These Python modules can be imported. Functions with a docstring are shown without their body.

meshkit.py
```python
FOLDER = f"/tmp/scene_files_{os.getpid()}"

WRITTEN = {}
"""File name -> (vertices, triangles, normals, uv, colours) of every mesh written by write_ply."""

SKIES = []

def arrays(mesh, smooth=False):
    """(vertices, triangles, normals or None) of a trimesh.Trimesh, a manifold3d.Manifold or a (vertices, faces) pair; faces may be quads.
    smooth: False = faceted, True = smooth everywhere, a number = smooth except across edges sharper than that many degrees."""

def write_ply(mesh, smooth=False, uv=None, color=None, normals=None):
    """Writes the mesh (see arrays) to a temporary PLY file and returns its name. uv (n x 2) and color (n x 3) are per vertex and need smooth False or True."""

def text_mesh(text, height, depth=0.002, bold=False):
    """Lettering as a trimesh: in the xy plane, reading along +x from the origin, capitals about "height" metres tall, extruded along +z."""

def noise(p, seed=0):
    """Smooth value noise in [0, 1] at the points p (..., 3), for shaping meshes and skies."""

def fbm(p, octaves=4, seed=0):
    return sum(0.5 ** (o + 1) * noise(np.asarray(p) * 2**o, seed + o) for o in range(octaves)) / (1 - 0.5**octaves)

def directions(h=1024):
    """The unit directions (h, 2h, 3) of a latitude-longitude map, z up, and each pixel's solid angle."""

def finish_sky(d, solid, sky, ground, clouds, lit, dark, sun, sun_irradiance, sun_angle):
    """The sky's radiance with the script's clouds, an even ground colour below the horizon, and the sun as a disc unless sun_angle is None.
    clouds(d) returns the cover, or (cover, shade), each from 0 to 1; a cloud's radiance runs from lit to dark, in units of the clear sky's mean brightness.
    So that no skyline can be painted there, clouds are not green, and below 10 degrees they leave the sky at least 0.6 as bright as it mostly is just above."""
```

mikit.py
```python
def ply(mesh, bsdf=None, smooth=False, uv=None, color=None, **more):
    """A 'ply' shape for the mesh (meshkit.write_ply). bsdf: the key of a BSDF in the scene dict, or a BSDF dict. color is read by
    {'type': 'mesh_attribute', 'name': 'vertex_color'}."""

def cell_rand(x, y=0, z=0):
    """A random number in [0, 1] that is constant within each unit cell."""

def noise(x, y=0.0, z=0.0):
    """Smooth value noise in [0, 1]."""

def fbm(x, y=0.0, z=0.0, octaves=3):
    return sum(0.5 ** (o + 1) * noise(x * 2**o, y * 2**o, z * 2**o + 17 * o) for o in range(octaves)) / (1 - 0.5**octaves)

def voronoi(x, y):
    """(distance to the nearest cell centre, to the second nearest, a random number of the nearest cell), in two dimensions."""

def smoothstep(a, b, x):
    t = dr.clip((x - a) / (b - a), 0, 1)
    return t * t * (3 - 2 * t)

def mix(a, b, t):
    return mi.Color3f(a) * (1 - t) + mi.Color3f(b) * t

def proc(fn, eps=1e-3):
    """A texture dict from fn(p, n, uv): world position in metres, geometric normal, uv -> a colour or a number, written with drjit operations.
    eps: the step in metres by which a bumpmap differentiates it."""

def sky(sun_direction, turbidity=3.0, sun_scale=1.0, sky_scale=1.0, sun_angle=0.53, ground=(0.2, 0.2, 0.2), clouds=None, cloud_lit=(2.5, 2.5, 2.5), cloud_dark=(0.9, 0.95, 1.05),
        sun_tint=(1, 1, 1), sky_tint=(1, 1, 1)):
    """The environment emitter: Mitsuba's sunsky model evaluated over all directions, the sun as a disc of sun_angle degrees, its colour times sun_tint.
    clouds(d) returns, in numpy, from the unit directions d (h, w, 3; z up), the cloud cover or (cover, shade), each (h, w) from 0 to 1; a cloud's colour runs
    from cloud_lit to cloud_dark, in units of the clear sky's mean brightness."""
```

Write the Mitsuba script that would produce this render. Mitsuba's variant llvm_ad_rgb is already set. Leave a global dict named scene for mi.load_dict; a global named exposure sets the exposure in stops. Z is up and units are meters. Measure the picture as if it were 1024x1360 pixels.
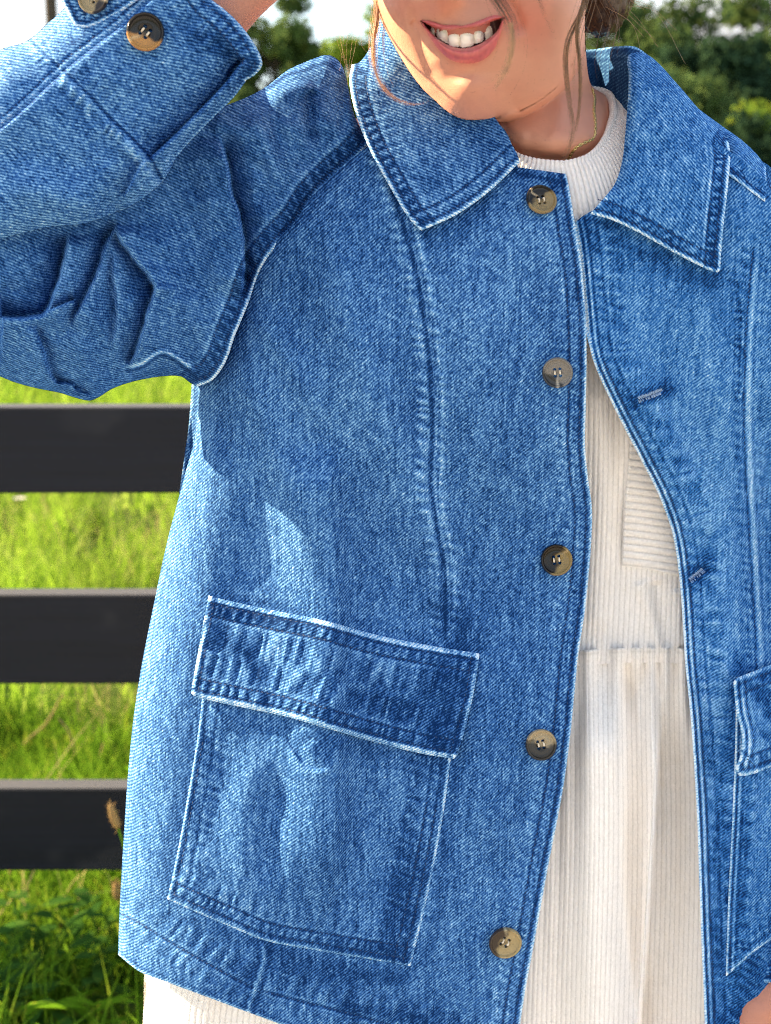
import math, random
import numpy as np, trimesh, shapely, manifold3d, mitsuba as mi, drjit as dr
import mikit, meshkit
from mikit import proc, noise as tnoise, fbm as tfbm, smoothstep as tss, mix
from scipy.spatial import Delaunay, cKDTree
from scipy.interpolate import CubicHermiteSpline

# ---------------------------------------------------------------- camera, sky, exposure
W, H, F = 1024.0, 1360.0, 1971.0
CAM = np.array([0.0, 0.0, 1.37])
PITCH = math.radians(12.9)
FWD = np.array([0, math.cos(PITCH), -math.sin(PITCH)])
UPV = np.array([0, math.sin(PITCH), math.cos(PITCH)])
RIGHT = np.array([1.0, 0, 0])
T = mi.ScalarTransform4f
scene, labels = {}, {}
scene['camera'] = {'type': 'thinlens', 'fov': math.degrees(2 * math.atan(H / 2 / F)), 'fov_axis': 'y', 'aperture_radius': 0.0030,
                   'focus_distance': 1.125, 'near_clip': 0.05, 'far_clip': 2000.0,
                   'to_world': T().look_at(origin=CAM.tolist(), target=(CAM + FWD).tolist(), up=[0, 0, 1])}
SUN = (-0.84, 0.30, 0.42)


def clouds(d):
    q = d / np.maximum(d[..., 2:3] + 0.25, 0.05)
    c = meshkit.fbm(q * [1.3, 1.3, 0] + [3.1, 7.7, 0.5], 5, 4)
    cover = np.clip((c - 0.36) / 0.22, 0, 1)
    low = np.clip(1 - d[..., 2] / 0.5, 0, 1)
    shade = np.clip((meshkit.fbm(q * [2.6, 2.6, 0] + [9, 2, 1.5], 4, 9) - 0.45) * 2.0, 0, 1) * 0.75
    return np.maximum(cover, 0.55 * low), shade


scene['sky'] = mikit.sky(SUN, turbidity=3, sun_scale=1.32, clouds=clouds, cloud_lit=(1.85, 1.82, 1.84), cloud_dark=(1.0, 1.03, 1.12), sky_tint=(1.0, 1.0, 1.01), sun_tint=(1.0, 0.97, 0.9), ground=(0.1, 0.13, 0.05))
exposure = 3.6


# ---------------------------------------------------------------- helpers
def at(u, v, y):
    """The point at distance y (metres along +y) that is seen at photograph pixel (u, v)."""
    u, v, y = np.broadcast_arrays(np.asarray(u, float), np.asarray(v, float), np.asarray(y, float))
    t = (v - H / 2) / F
    dy = FWD[1] - t * UPV[1]
    dz = FWD[2] - t * UPV[2]
    k = y / dy
    return np.stack([(u - W / 2) / F * k, y, CAM[2] + dz * k], -1)


def ss(a, b, x):
    t = np.clip((x - a) / (b - a), 0, 1)
    return t * t * (3 - 2 * t)


def crv(pts, step=1.0):
    p = np.array([q[:2] for q in pts], float)
    t = np.r_[0, np.cumsum(np.maximum(np.linalg.norm(np.diff(p, axis=0), axis=1), 1e-6))]
    if len(p) == 2:
        n = max(2, int(t[-1] / step) + 1)
        return p[0] + np.linspace(0, 1, n)[:, None] * (p[1] - p[0])
    m = np.zeros_like(p)
    m[1:-1] = (p[2:] - p[:-2]) / (t[2:] - t[:-2])[:, None]
    m[0] = (p[1] - p[0]) / t[1]
    m[-1] = (p[-1] - p[-2]) / (t[-1] - t[-2])
    s = np.linspace(0, t[-1], max(2, int(t[-1] / step) + 1))
    return CubicHermiteSpline(t, p, m)(s)


def poly(*runs):
    """A closed outline from smooth runs joined at corners."""
    return np.vstack([crv(r)[:-1] if np.allclose(crv(r)[-1], runs[(i + 1) % len(runs)][0][:2]) else crv(r) for i, r in enumerate(runs)])


class PL:
    def __init__(s, pts, smooth=True):
        s.p = crv(pts, 0.7) if smooth else np.vstack([crv([a, b], 0.7)[:-1] for a, b in zip(pts[:-1], pts[1:])] + [np.array([pts[-1][:2]], float)])
        s.S = np.r_[0, np.cumsum(np.linalg.norm(np.diff(s.p, axis=0), axis=1))]
        s.t = np.gradient(s.p, axis=0)
        s.t /= np.linalg.norm(s.t, axis=1, keepdims=True) + 1e-9
        s.tree = cKDTree(s.p)

    def q(s, P, maxd):
        """(index, signed distance (+ on the walker's right hand), arc length, fraction) of the points within maxd."""
        lo, hi = s.p.min(0) - maxd, s.p.max(0) + maxd
        i = np.nonzero(((P > lo) & (P < hi)).all(1))[0]
        if not len(i):
            return i, np.zeros(0), np.zeros(0), np.zeros(0)
        d, k = s.tree.query(P[i], distance_upper_bound=maxd, workers=-1)
        ok = np.isfinite(d)
        i, d, k = i[ok], d[ok], k[ok]
        r = P[i] - s.p[k]
        c = s.t[k, 0] * r[:, 1] - s.t[k, 1] * r[:, 0]
        return i, np.where(c >= 0, d, -d), s.S[k], s.S[k] / s.S[-1]

    def offset(s, o):
        n = np.stack([-s.t[:, 1], s.t[:, 0]], 1)
        return s.p + n * o


_pl = {}


def pl(pts):
    if isinstance(pts, PL):
        return pts
    k = id(pts) if isinstance(pts, np.ndarray) else tuple(map(tuple, pts))
    if k not in _pl:
        _pl[k] = PL(pts)
    return _pl[k]


def n1(x, seed=0, f=1.0):
    x = np.asarray(x, float) * f
    return meshkit.noise(np.stack([x, x * 0 + seed * 3.7 + 0.5, x * 0 + 0.5], -1), seed)


def n2(P, f, seed=0, octv=1, sy=1.0):
    q = np.concatenate([P * np.array([f, f * sy]), np.full((len(P), 1), seed + 0.37)], 1)
    return meshkit.fbm(q, octv, seed) if octv > 1 else meshkit.noise(q, seed)


class Acc:
    """Height (metres towards the camera) and wear, with some painted shading, of a piece of cloth at photograph pixels P."""

    def __init__(s, P, h=0.0, w=0.0):
        s.P, s.h, s.w = P, np.zeros(len(P)) + h, np.zeros(len(P)) + w

    @staticmethod
    def env(f, a, b):
        e = np.ones_like(f)
        if a > 0:
            e = e * ss(0, a, f)
        if b > 0:
            e = e * ss(0, b, 1 - f)
        return e

    def fold(s, pts, amp, w, w2=None, a=0.25, b=0.25, wear=0.0):
        """A soft ridge (amp mm > 0) or valley; w on the right hand of the line, w2 on its left."""
        w2 = w2 or w
        i, d, S, f = pl(pts).q(s.P, 2.6 * max(w, w2))
        g = np.exp(-(d / np.where(d > 0, w, w2)) ** 2) * s.env(f, a, b)
        s.h[i] += amp * 1e-3 * g
        s.w[i] += wear * g
        return s

    def lip(s, pts, amp, fall, edge=2.5, a=0.2, b=0.2, under=0.5, wear=0.12, slit=0.35):
        """An overlap: the right hand of the line stands amp mm proud and sinks away over fall pixels."""
        i, d, S, f = pl(pts).q(s.P, 3.2 * fall)
        e = s.env(f, a, b)
        up = ss(-edge, edge, d)
        dn = np.minimum(d, 0)
        g = np.exp(-(np.maximum(d, 0) / fall) ** 1.6) * up - (under * np.exp(-(dn / (0.55 * fall)) ** 2) + slit * np.exp(-(dn / min(7.0, 0.4 * fall)) ** 2)) * (1 - up)
        s.h[i] += amp * 1e-3 * g * e
        s.w[i] += wear * np.exp(-((d - edge) / (1.5 * edge)) ** 2) * e
        return s

    def round(s, pts, R, A, p=2.0):
        """The cloth turns away from the camera towards the line: A metres over R pixels."""
        i, d, S, f = pl(pts).q(s.P, R)
        x = 1 - np.abs(d) / R
        s.h[i] -= A * (1 - np.sqrt(np.maximum(1 - x ** p, 0)))
        return s

    def stitch(s, line, off=0.0, depth=0.6, dark=0.58, w=2.4, light=0.12):
        i, d, S, f = pl(line).q(s.P, abs(off) + 10)
        x = d - off
        g = np.exp(-(x / w) ** 2)
        s.h[i] -= depth * 1e-3 * g
        s.w[i] += -dark * g * (0.8 + 0.4 * n1(S, 5, 0.12)) + light * np.exp(-((np.abs(x) - 4.2) / 2.2) ** 2) * (0.4 + n1(S, 3, 0.15))
        return s

    def rope(s, line, a, b, amp=0.3, wear=0.3, period=9.0, seed=0, base=-0.12, slant=0.35):
        """Puckers between two rows of stitches at distances a..b from the line: worn light bars on dark cloth."""
        m = abs(b - a)
        lo, hi = min(a, b), max(a, b)
        i, d, S, f = pl(line).q(s.P, max(abs(lo), abs(hi)) + 4)
        win = ss(lo - 2, lo + 0.25 * m, d) * ss(hi + 2, hi - 0.25 * m, d)
        ph = (S + slant * d) / period + 2.0 * n1(S, seed + 1, 0.035) + 0.9 * n1(S, seed + 2, 0.11) + 0.03 * d * (n1(S, seed + 4, 0.08) - 0.5)
        r = np.cos(2 * np.pi * ph)
        k = 0.15 + 1.3 * n1(S, seed + 3, 0.05)
        s.h[i] += amp * 1e-3 * r * win * k
        s.w[i] += win * (base + wear * k * (0.5 * r + 0.25 * (n2(s.P[i], 0.2, seed) - 0.3)))
        return s

    def edge(s, line, w=2.6, wear=0.62, roll=0.8, mod=0.35, shade=-0.12):
        """The folded edge of a panel: rubbed white, rolled back, a darker line just inside."""
        i, d, S, f = pl(line).q(s.P, 14)
        d = np.abs(d)
        k = 1 - mod + mod * 2 * (n1(S, 8, 0.06) - 0.3) + 0.25 * np.sin(2 * np.pi * S / 3.4)
        s.w[i] += wear * ss(w + 1.2, w - 1.0, d) * k + shade * np.exp(-((d - w - 3.2) / 2.0) ** 2)
        s.h[i] -= roll * 1e-3 * (1 - np.sqrt(np.maximum(1 - np.maximum(1 - d / (w + 1), 0) ** 2, 0)))
        s.h[i] += 0.25e-3 * np.exp(-((d - w) / 2.0) ** 2)
        return s

    def crumple(s, amp, f=0.02, seed=0, sy=1.0, octv=3, wear=0.0):
        c = n2(s.P, f, seed, octv, sy) - 0.5
        s.h += amp * 1e-3 * 2 * c
        s.w += wear * 2 * c
        return s

    def fade(s, line, w, wear, seed=0, f=0.05):
        """Blotches of dye kept or lost in a band along a line."""
        i, d, S, fr = pl(line).q(s.P, 2.5 * w)
        s.w[i] += wear * np.exp(-(d / w) ** 2) * (0.3 + 1.4 * n2(s.P[i], f, seed + 20, 2))
        return s

    def out(s):
        w = np.where(s.w < 0, -0.40 * np.tanh(-s.w / 0.40), s.w)      # dye never goes to flat navy
        return s.h, w


Y0 = 1.10
IN = (-12, -12, 1036, 1372)


def inside(P, m=0):
    return (P[:, 0] > IN[0] - m) & (P[:, 0] < IN[2] + m) & (P[:, 1] > IN[1] - m) & (P[:, 1] < IN[3] + m)


def resample(outline, step, coarse):
    p = np.vstack([outline, outline[:1]])
    out = []
    acc = 1e9
    for a, b in zip(p[:-1], p[1:]):
        L = np.linalg.norm(b - a)
        st = step if inside(a[None], 15)[0] else coarse
        acc += L
        if acc >= st:
            n = max(1, int(L / st))
            for k in range(n):
                out.append(a + (b - a) * k / n)
            acc = L / n if n > 1 else 0.0
    out = np.array(out)
    return out[np.linalg.norm(out - np.roll(out, 1, axis=0), axis=1) > 0.2 * step]


def triangulate(outline, step=1.6, coarse=8.0, fine_at=None, B=None):
    """(points, triangles, number of boundary points, distance to the boundary) of an outline in photograph pixels."""
    B = resample(np.asarray(outline, float), step, coarse) if B is None else B
    near = lambda G, m=0: inside(G, m) & (fine_at(G) if fine_at else True)  # noqa: E731
    pg = shapely.Polygon(B)
    if not pg.is_valid:
        print('invalid outline near', shapely.is_valid_reason(pg))
    shapely.prepare(pg)
    x0, y0, x1, y1 = pg.bounds
    sets = []
    for st, fine in ((step, True), (coarse, False)) if step else ((coarse, None),):
        a0, b0, a1, b1 = (max(x0, IN[0]), max(y0, IN[1]), min(x1, IN[2]), min(y1, IN[3])) if fine else (x0, y0, x1, y1)
        if a1 <= a0 or b1 <= b0:
            continue
        gx, gy = np.meshgrid(np.arange(a0, a1, st), np.arange(b0, b1, st * 0.866))
        gx = gx + (np.arange(gx.shape[0]) % 2)[:, None] * st * 0.5
        G = np.stack([gx.ravel(), gy.ravel()], 1)
        rng = np.random.default_rng(5)
        G += rng.uniform(-0.12, 0.12, G.shape) * st
        if fine is not None:
            G = G[near(G)] if fine else G[~near(G, coarse * 0.4)]
        G = G[shapely.contains_xy(pg, G[:, 0], G[:, 1])]
        if len(G):
            d, _ = cKDTree(B).query(G, workers=-1)
            sets.append(G[d > 0.62 * st])
    P = np.vstack([B] + sets)
    tri = Delaunay(P, qhull_options='Qbb Qc Qz Q12').simplices
    c = P[tri].mean(1)
    tri = tri[shapely.contains_xy(pg, c[:, 0], c[:, 1])]
    a, b, c = P[tri[:, 0]], P[tri[:, 1]], P[tri[:, 2]]
    ar = (b[:, 0] - a[:, 0]) * (c[:, 1] - a[:, 1]) - (b[:, 1] - a[:, 1]) * (c[:, 0] - a[:, 0])
    tri = tri[np.abs(ar) > 1e-6]
    ar = ar[np.abs(ar) > 1e-6]
    tri[ar > 0] = tri[ar > 0][:, ::-1]          # front faces look at -y
    return P, tri, len(B)


def sheet_mesh(outline, fn, step=1.6, thick=2.5, lens=None, coarse=8.0, fine_at=None):
    """A piece of cloth (or of skin): its front, its edges turned thick mm back, or with lens=(R, A) a closed body A metres deep."""
    P, tri, nb = triangulate(outline, step, coarse, fine_at)
    h, w = fn(P)
    V = at(P[:, 0], P[:, 1], Y0 - h)
    uv = np.stack([w, w * 0], 1)
    ring = np.arange(nb)
    nxt = np.roll(ring, -1)
    if lens is None:
        B0 = V[:nb]
        B1 = at(P[:nb, 0], P[:nb, 1], Y0 - h[:nb] + thick * 1e-3)
        wv = w[:nb]
        n = len(V)
        q = np.stack([ring, nxt, nxt + nb, ring + nb], 1) + n
        V = np.vstack([V, B0, B1])
        uv = np.vstack([uv, np.stack([wv, wv * 0], 1), np.stack([wv - 0.1, wv * 0], 1)])
        tri = np.vstack([tri, q[:, [0, 2, 1]], q[:, [0, 3, 2]]])
    else:
        R, A = lens
        Pb, trib, _ = triangulate(outline, None, 7.0, B=P[:nb])
        d, _ = cKDTree(P[:nb]).query(Pb, workers=-1)
        x = 1 - np.minimum(d / R, 1)
        hb, wb = fn(Pb)
        Vb = at(Pb[:, 0], Pb[:, 1], Y0 - hb + A * np.sqrt(np.maximum(1 - x * x, 0)))[nb:]
        idx = np.arange(len(Pb)) + len(P) - nb
        idx[:nb] = ring
        tri = np.vstack([tri, idx[trib][:, ::-1]])
        V = np.vstack([V, Vb])
        uv = np.vstack([uv, np.stack([wb, wb * 0], 1)[nb:]])
    return trimesh.Trimesh(V, tri, process=False), uv


TRIS = [0]


def put(key, mesh, mat, smooth=True, uv=None, **lab):
    base, k = key, 1
    while key in scene:
        key = f'{base}_{k:03d}'
        k += 1
    scene[key] = mikit.ply(mesh, mat, smooth=smooth, uv=uv)
    TRIS[0] += len(mesh.faces) if hasattr(mesh, 'faces') else 0
    if lab:
        labels[key] = lab
    return key


def sheet(key, outline, fn, mat, step=1.6, thick=2.5, lens=None, label=None, coarse=8.0, fine_at=None):
    m, uv = sheet_mesh(outline, fn, step, thick, lens, coarse, fine_at)
    return put(key, m, mat, True, uv, **({'label': label} if label else {}))


def struct(key, mesh, mat, smooth=False, kind='structure', **lab):
    labels[put(key, mesh, mat, smooth)] = {'kind': kind, **lab}


def thing(key, label, category, group=None, kind=None):
    base, k = key, 1
    while key in labels:
        key = f'{base}_{k:03d}'
        k += 1
    labels[key] = {'label': label, 'category': category}
    if group:
        labels[key]['group'] = group
    if kind:
        labels[key]['kind'] = kind
    return key


def tube(points, radii, sides=5, cap=True):
    p = np.asarray(points, float)
    t = np.gradient(p, axis=0)
    t /= np.linalg.norm(t, axis=1, keepdims=True) + 1e-12
    a = np.cross(t, np.where(np.abs(t[:, 2:]) < 0.9, [0, 0, 1.0], [1.0, 0, 0]))
    a /= np.linalg.norm(a, axis=1, keepdims=True) + 1e-12
    b, ang = np.cross(t, a), np.arange(sides) * 2 * np.pi / sides
    r = np.broadcast_to(radii, (len(p),))[:, None, None]
    v = p[:, None] + r * (np.cos(ang)[None, :, None] * a[:, None] + np.sin(ang)[None, :, None] * b[:, None])
    i, j = np.meshgrid(np.arange(len(p) - 1), np.arange(sides), indexing='ij')
    q = np.stack([i * sides + j, i * sides + (j + 1) % sides, (i + 1) * sides + (j + 1) % sides, (i + 1) * sides + j], -1).reshape(-1, 4)
    v = np.vstack([v.reshape(-1, 3), p[:1], p[-1:]])
    n = len(p) * sides
    k = np.arange(sides)
    c0 = np.stack([np.full(sides, n), (k + 1) % sides, k], 1)
    c1 = np.stack([np.full(sides, n + 1), n - sides + k, n - sides + (k + 1) % sides], 1)
    return trimesh.Trimesh(v, np.vstack([q[:, [0, 1, 2]], q[:, [0, 2, 3]], c0, c1]), process=False)


cat = trimesh.util.concatenate
# ---------------------------------------------------------------- materials
def denim(ax, ay, angle, dark=(0.002, 0.022, 0.095), mid=(0.030, 0.115, 0.338), pale=(0.19, 0.41, 0.68), light=(0.66, 0.80, 0.92), contrast=1.2):
    """Washed twill: ax, ay are the cloth's weft and warp directions in the world, angle the run of the twill lines."""
    ax, ay = np.array(ax, float), np.array(ay, float)
    az = np.cross(ax, ay)
    c, s = math.cos(math.radians(angle)), math.sin(math.radians(angle))

    def fn(p, n, uv):
        x = p.x * ax[0] + p.y * ax[1] + p.z * ax[2]
        y = p.x * ay[0] + p.y * ay[1] + p.z * ay[2]
        z = p.x * az[0] + p.y * az[1] + p.z * az[2]
        wob = tnoise(x * 260, y * 260, z * 260) - 0.5
        tw = dr.sin((-x * s + y * c) * (2 * math.pi / 0.0020) + 2.6 * wob)
        g1 = tnoise(x * 1150, y * 800, z * 900) - 0.5
        g2 = tnoise(x * 560 + 9, y * 360, z * 400) - 0.5
        g3 = tfbm(x * 160, y * 90, z * 120, 2) - 0.5
        yarn = tnoise(x * 800, y * 45, z * 200 + 5) - 0.5
        t = 0.40 + uv.x + contrast * (0.16 * tw * (0.5 + 1.0 * (g2 + 0.5)) + 0.46 * g1 + 0.20 * g2 + 0.13 * g3 + 0.24 * yarn)
        t = dr.clip(t, 0, 1.15)
        a = mix(dark, mid, tss(0.0, 0.46, t))
        a = mix(a, pale, dr.clip((t - 0.40) / 0.40, 0, 1) ** 1.2)
        return mix(a, light, tss(0.80, 1.20, t))
    return {'type': 'twosided', 'bsdf': {'type': 'principled', 'base_color': proc(fn), 'roughness': 0.9, 'specular': 0.08, 'sheen': 0.08, 'sheen_tint': 0.4}}


def unit(v):
    v = np.array(v, float)
    return v / np.linalg.norm(v)


scene['denim_body'] = denim((1, -0.1, 0), (0, 0, 1), 42)
scene['denim_flap'] = denim((1, -0.1, -0.2), unit((0.2, 0, 1)), 42)
scene['denim_collar_a'] = denim(unit((1, 0, 0.2)), unit((-0.2, 0, 1)), -32)
scene['denim_collar_b'] = denim(unit((1, 0, -0.15)), unit((0.15, 0, 1)), -38, mid=(0.022, 0.122, 0.37))
scene['denim_left'] = denim((1, 0.1, 0), (0, 0, 1), 42, mid=(0.022, 0.124, 0.38), contrast=1.05)
scene['denim_sleeve'] = denim(unit((0.75, 0, 0.66)), unit((-0.66, 0, 0.75)), -52)
scene['denim_arm'] = denim(unit((0.9, 0, 0.4)), unit((-0.4, 0, 0.9)), -48, contrast=1.05)
scene['denim_inside'] = denim((1, 0, 0), (0, 0, 1), 42, mid=(0.022, 0.08, 0.2), contrast=0.8)


def plain(col, rough=0.7, **k):
    return {'type': 'twosided', 'bsdf': {'type': 'principled', 'base_color': {'type': 'rgb', 'value': list(col)}, 'roughness': rough, **k}}


def cord_fn(p, n, uv):
    g = tnoise(p.x * 900, p.y * 900, p.z * 500) - 0.5
    g2 = tfbm(p.x * 60, p.y * 60, p.z * 40, 2) - 0.5
    k = 0.90 + 0.16 * g + 0.06 * g2 + uv.x
    return mi.Color3f(0.92, 0.885, 0.845) * k


scene['corduroy'] = {'type': 'twosided', 'bsdf': {'type': 'principled', 'base_color': proc(cord_fn), 'roughness': 0.92, 'specular': 0.15, 'sheen': 0.4}}


def skin_fn(p, n, uv):
    g = tnoise(p.x * 1400, p.y * 1400, p.z * 1400) - 0.5
    b = tfbm(p.x * 70, p.y * 70, p.z * 70, 3) - 0.5
    f = dr.maximum(tnoise(p.x * 420, p.y * 420, p.z * 420) - 0.86, 0) * 2.0
    k = 1 + 0.07 * g + 0.12 * b - f * 0.6
    red = dr.clip(uv.x, -1, 1)                       # flushed skin
    c = mix((0.55, 0.265, 0.18), (0.49, 0.14, 0.095), dr.clip(red, 0, 1))
    return c * k


scene['skin'] = {'type': 'principled', 'base_color': proc(skin_fn), 'roughness': 0.5, 'specular': 0.35, 'sheen': 0.2, 'flatness': 0.5}


def lip_fn(p, n, uv):
    g = tnoise(p.x * 900, p.y * 300, p.z * 300) - 0.5
    return mi.Color3f(0.46, 0.10, 0.10) * (1 + 0.25 * g)


scene['lips'] = {'type': 'principled', 'base_color': proc(lip_fn), 'roughness': 0.28, 'specular': 0.5, 'clearcoat': 0.3}
scene['gum'] = plain((0.62, 0.20, 0.14), 0.25)
scene['mouth_dark'] = plain((0.05, 0.012, 0.012), 0.5)
scene['tooth'] = {'type': 'principled', 'base_color': {'type': 'rgb', 'value': [0.90, 0.86, 0.75]}, 'roughness': 0.15, 'specular': 0.6, 'clearcoat': 0.5}
scene['eye_white'] = plain((0.8, 0.78, 0.75), 0.15)
scene['iris'] = plain((0.06, 0.035, 0.02), 0.15)


def hair_mat(c):
    def fn(p, n, uv):
        g = tnoise(p.x * 1500, p.y * 1500, p.z * 120)
        return mi.Color3f(c) * (0.55 + 0.9 * g)
    return {'type': 'twosided', 'bsdf': {'type': 'principled', 'base_color': proc(fn), 'roughness': 0.38, 'specular': 0.6, 'anisotropic': 0.6, 'sheen': 0.3}}


scene['hair_dark'] = hair_mat((0.055, 0.030, 0.018))
scene['hair_brown'] = hair_mat((0.16, 0.085, 0.04))
scene['hair_blond'] = hair_mat((0.40, 0.225, 0.12))
scene['gold'] = {'type': 'roughconductor', 'material': 'Au', 'alpha': 0.18}
scene['thread_navy'] = plain((0.016, 0.04, 0.11), 0.8)
scene['thread_blue'] = plain((0.24, 0.36, 0.56), 0.8)
scene['thread_cream'] = plain((0.68, 0.60, 0.47), 0.8)


def horn(seed, a, b, c, split):
    def fn(p, n, uv):
        w = tfbm(p.x * 110 + seed * 3.1, p.y * 110, p.z * 110 + seed, 3) - 0.5
        s = (p.x * math.cos(seed * 1.9) + p.z * math.sin(seed * 1.9)) * 70 + seed * 0.37
        t = uv.x * math.cos(seed * 1.9) + uv.y * math.sin(seed * 1.9)
        k = tss(-0.16, 0.16, t - split + 1.3 * w)
        m = mix(a, b, k)
        streak = tss(0.16, 0.0, dr.abs(uv.x * math.sin(seed * 2.3) - uv.y * math.cos(seed * 2.3) + 0.5 * w)) * 0.8 * tss(-0.05, 0.5, t)
        return mix(m, c, streak) * 0.66
    return {'type': 'twosided', 'bsdf': {'type': 'principled', 'base_color': proc(fn), 'roughness': 0.13, 'specular': 0.32, 'clearcoat': 0.08}}


HORN = [((0.36, 0.27, 0.13), (0.03, 0.026, 0.022), (0.7, 0.55, 0.35), 0.05), ((0.26, 0.24, 0.215), (0.05, 0.05, 0.052), (0.6, 0.55, 0.46), 0.3),
        ((0.015, 0.010, 0.006), (0.34, 0.24, 0.09), (0.65, 0.48, 0.26), 0.15), ((0.05, 0.042, 0.03), (0.48, 0.38, 0.23), (0.6, 0.5, 0.33), 0.0),
        ((0.52, 0.40, 0.20), (0.06, 0.042, 0.03), (0.8, 0.7, 0.45), 0.25), ((0.014, 0.013, 0.014), (0.55, 0.28, 0.08), (0.7, 0.5, 0.26), 0.25), ((0.42, 0.33, 0.18), (0.04, 0.03, 0.025), (0.75, 0.62, 0.38), 0.1)]
for i, hh in enumerate(HORN):
    scene[f'horn_{i}'] = horn(i + 1, *hh)


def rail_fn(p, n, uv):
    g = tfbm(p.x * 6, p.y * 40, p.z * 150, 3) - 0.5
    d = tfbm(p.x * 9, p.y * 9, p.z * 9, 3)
    return mi.Color3f(0.0028, 0.0046, 0.0112) * (1 + 0.9 * g) + mi.Color3f(0.010, 0.010, 0.010) * tss(0.62, 0.8, d) + mi.Color3f(0.07, 0.07, 0.072) * tss(0.6, 0.95, n.z)  # last term paints upward faces paler, standing in for sky light


def rail_h(p, n, uv):
    return tfbm(p.x * 5, p.y * 40, p.z * 170, 3)


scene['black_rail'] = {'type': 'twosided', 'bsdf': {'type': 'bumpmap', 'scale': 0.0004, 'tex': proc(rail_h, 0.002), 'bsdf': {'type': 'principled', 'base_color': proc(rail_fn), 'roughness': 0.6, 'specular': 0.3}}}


def leafy(col, var=0.5, trans=0.9, scale=1.0, rough=0.5, yellow=(0.30, 0.28, 0.03)):
    def fn(p, n, uv):
        g = tnoise(p.x * 9 * scale, p.y * 9 * scale, p.z * 5 * scale)
        g2 = tnoise(p.x * 55 * scale, p.y * 55 * scale, p.z * 18 * scale)
        m = mix(col, yellow, tss(0.55, 0.95, g2) * 0.6)
        return m * (1 - var * 0.6 + var * 1.2 * g)
    return {'type': 'principledthin', 'base_color': proc(fn), 'roughness': rough, 'diff_trans': trans, 'spec_trans': 0.0, 'eta': 1.4}


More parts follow.
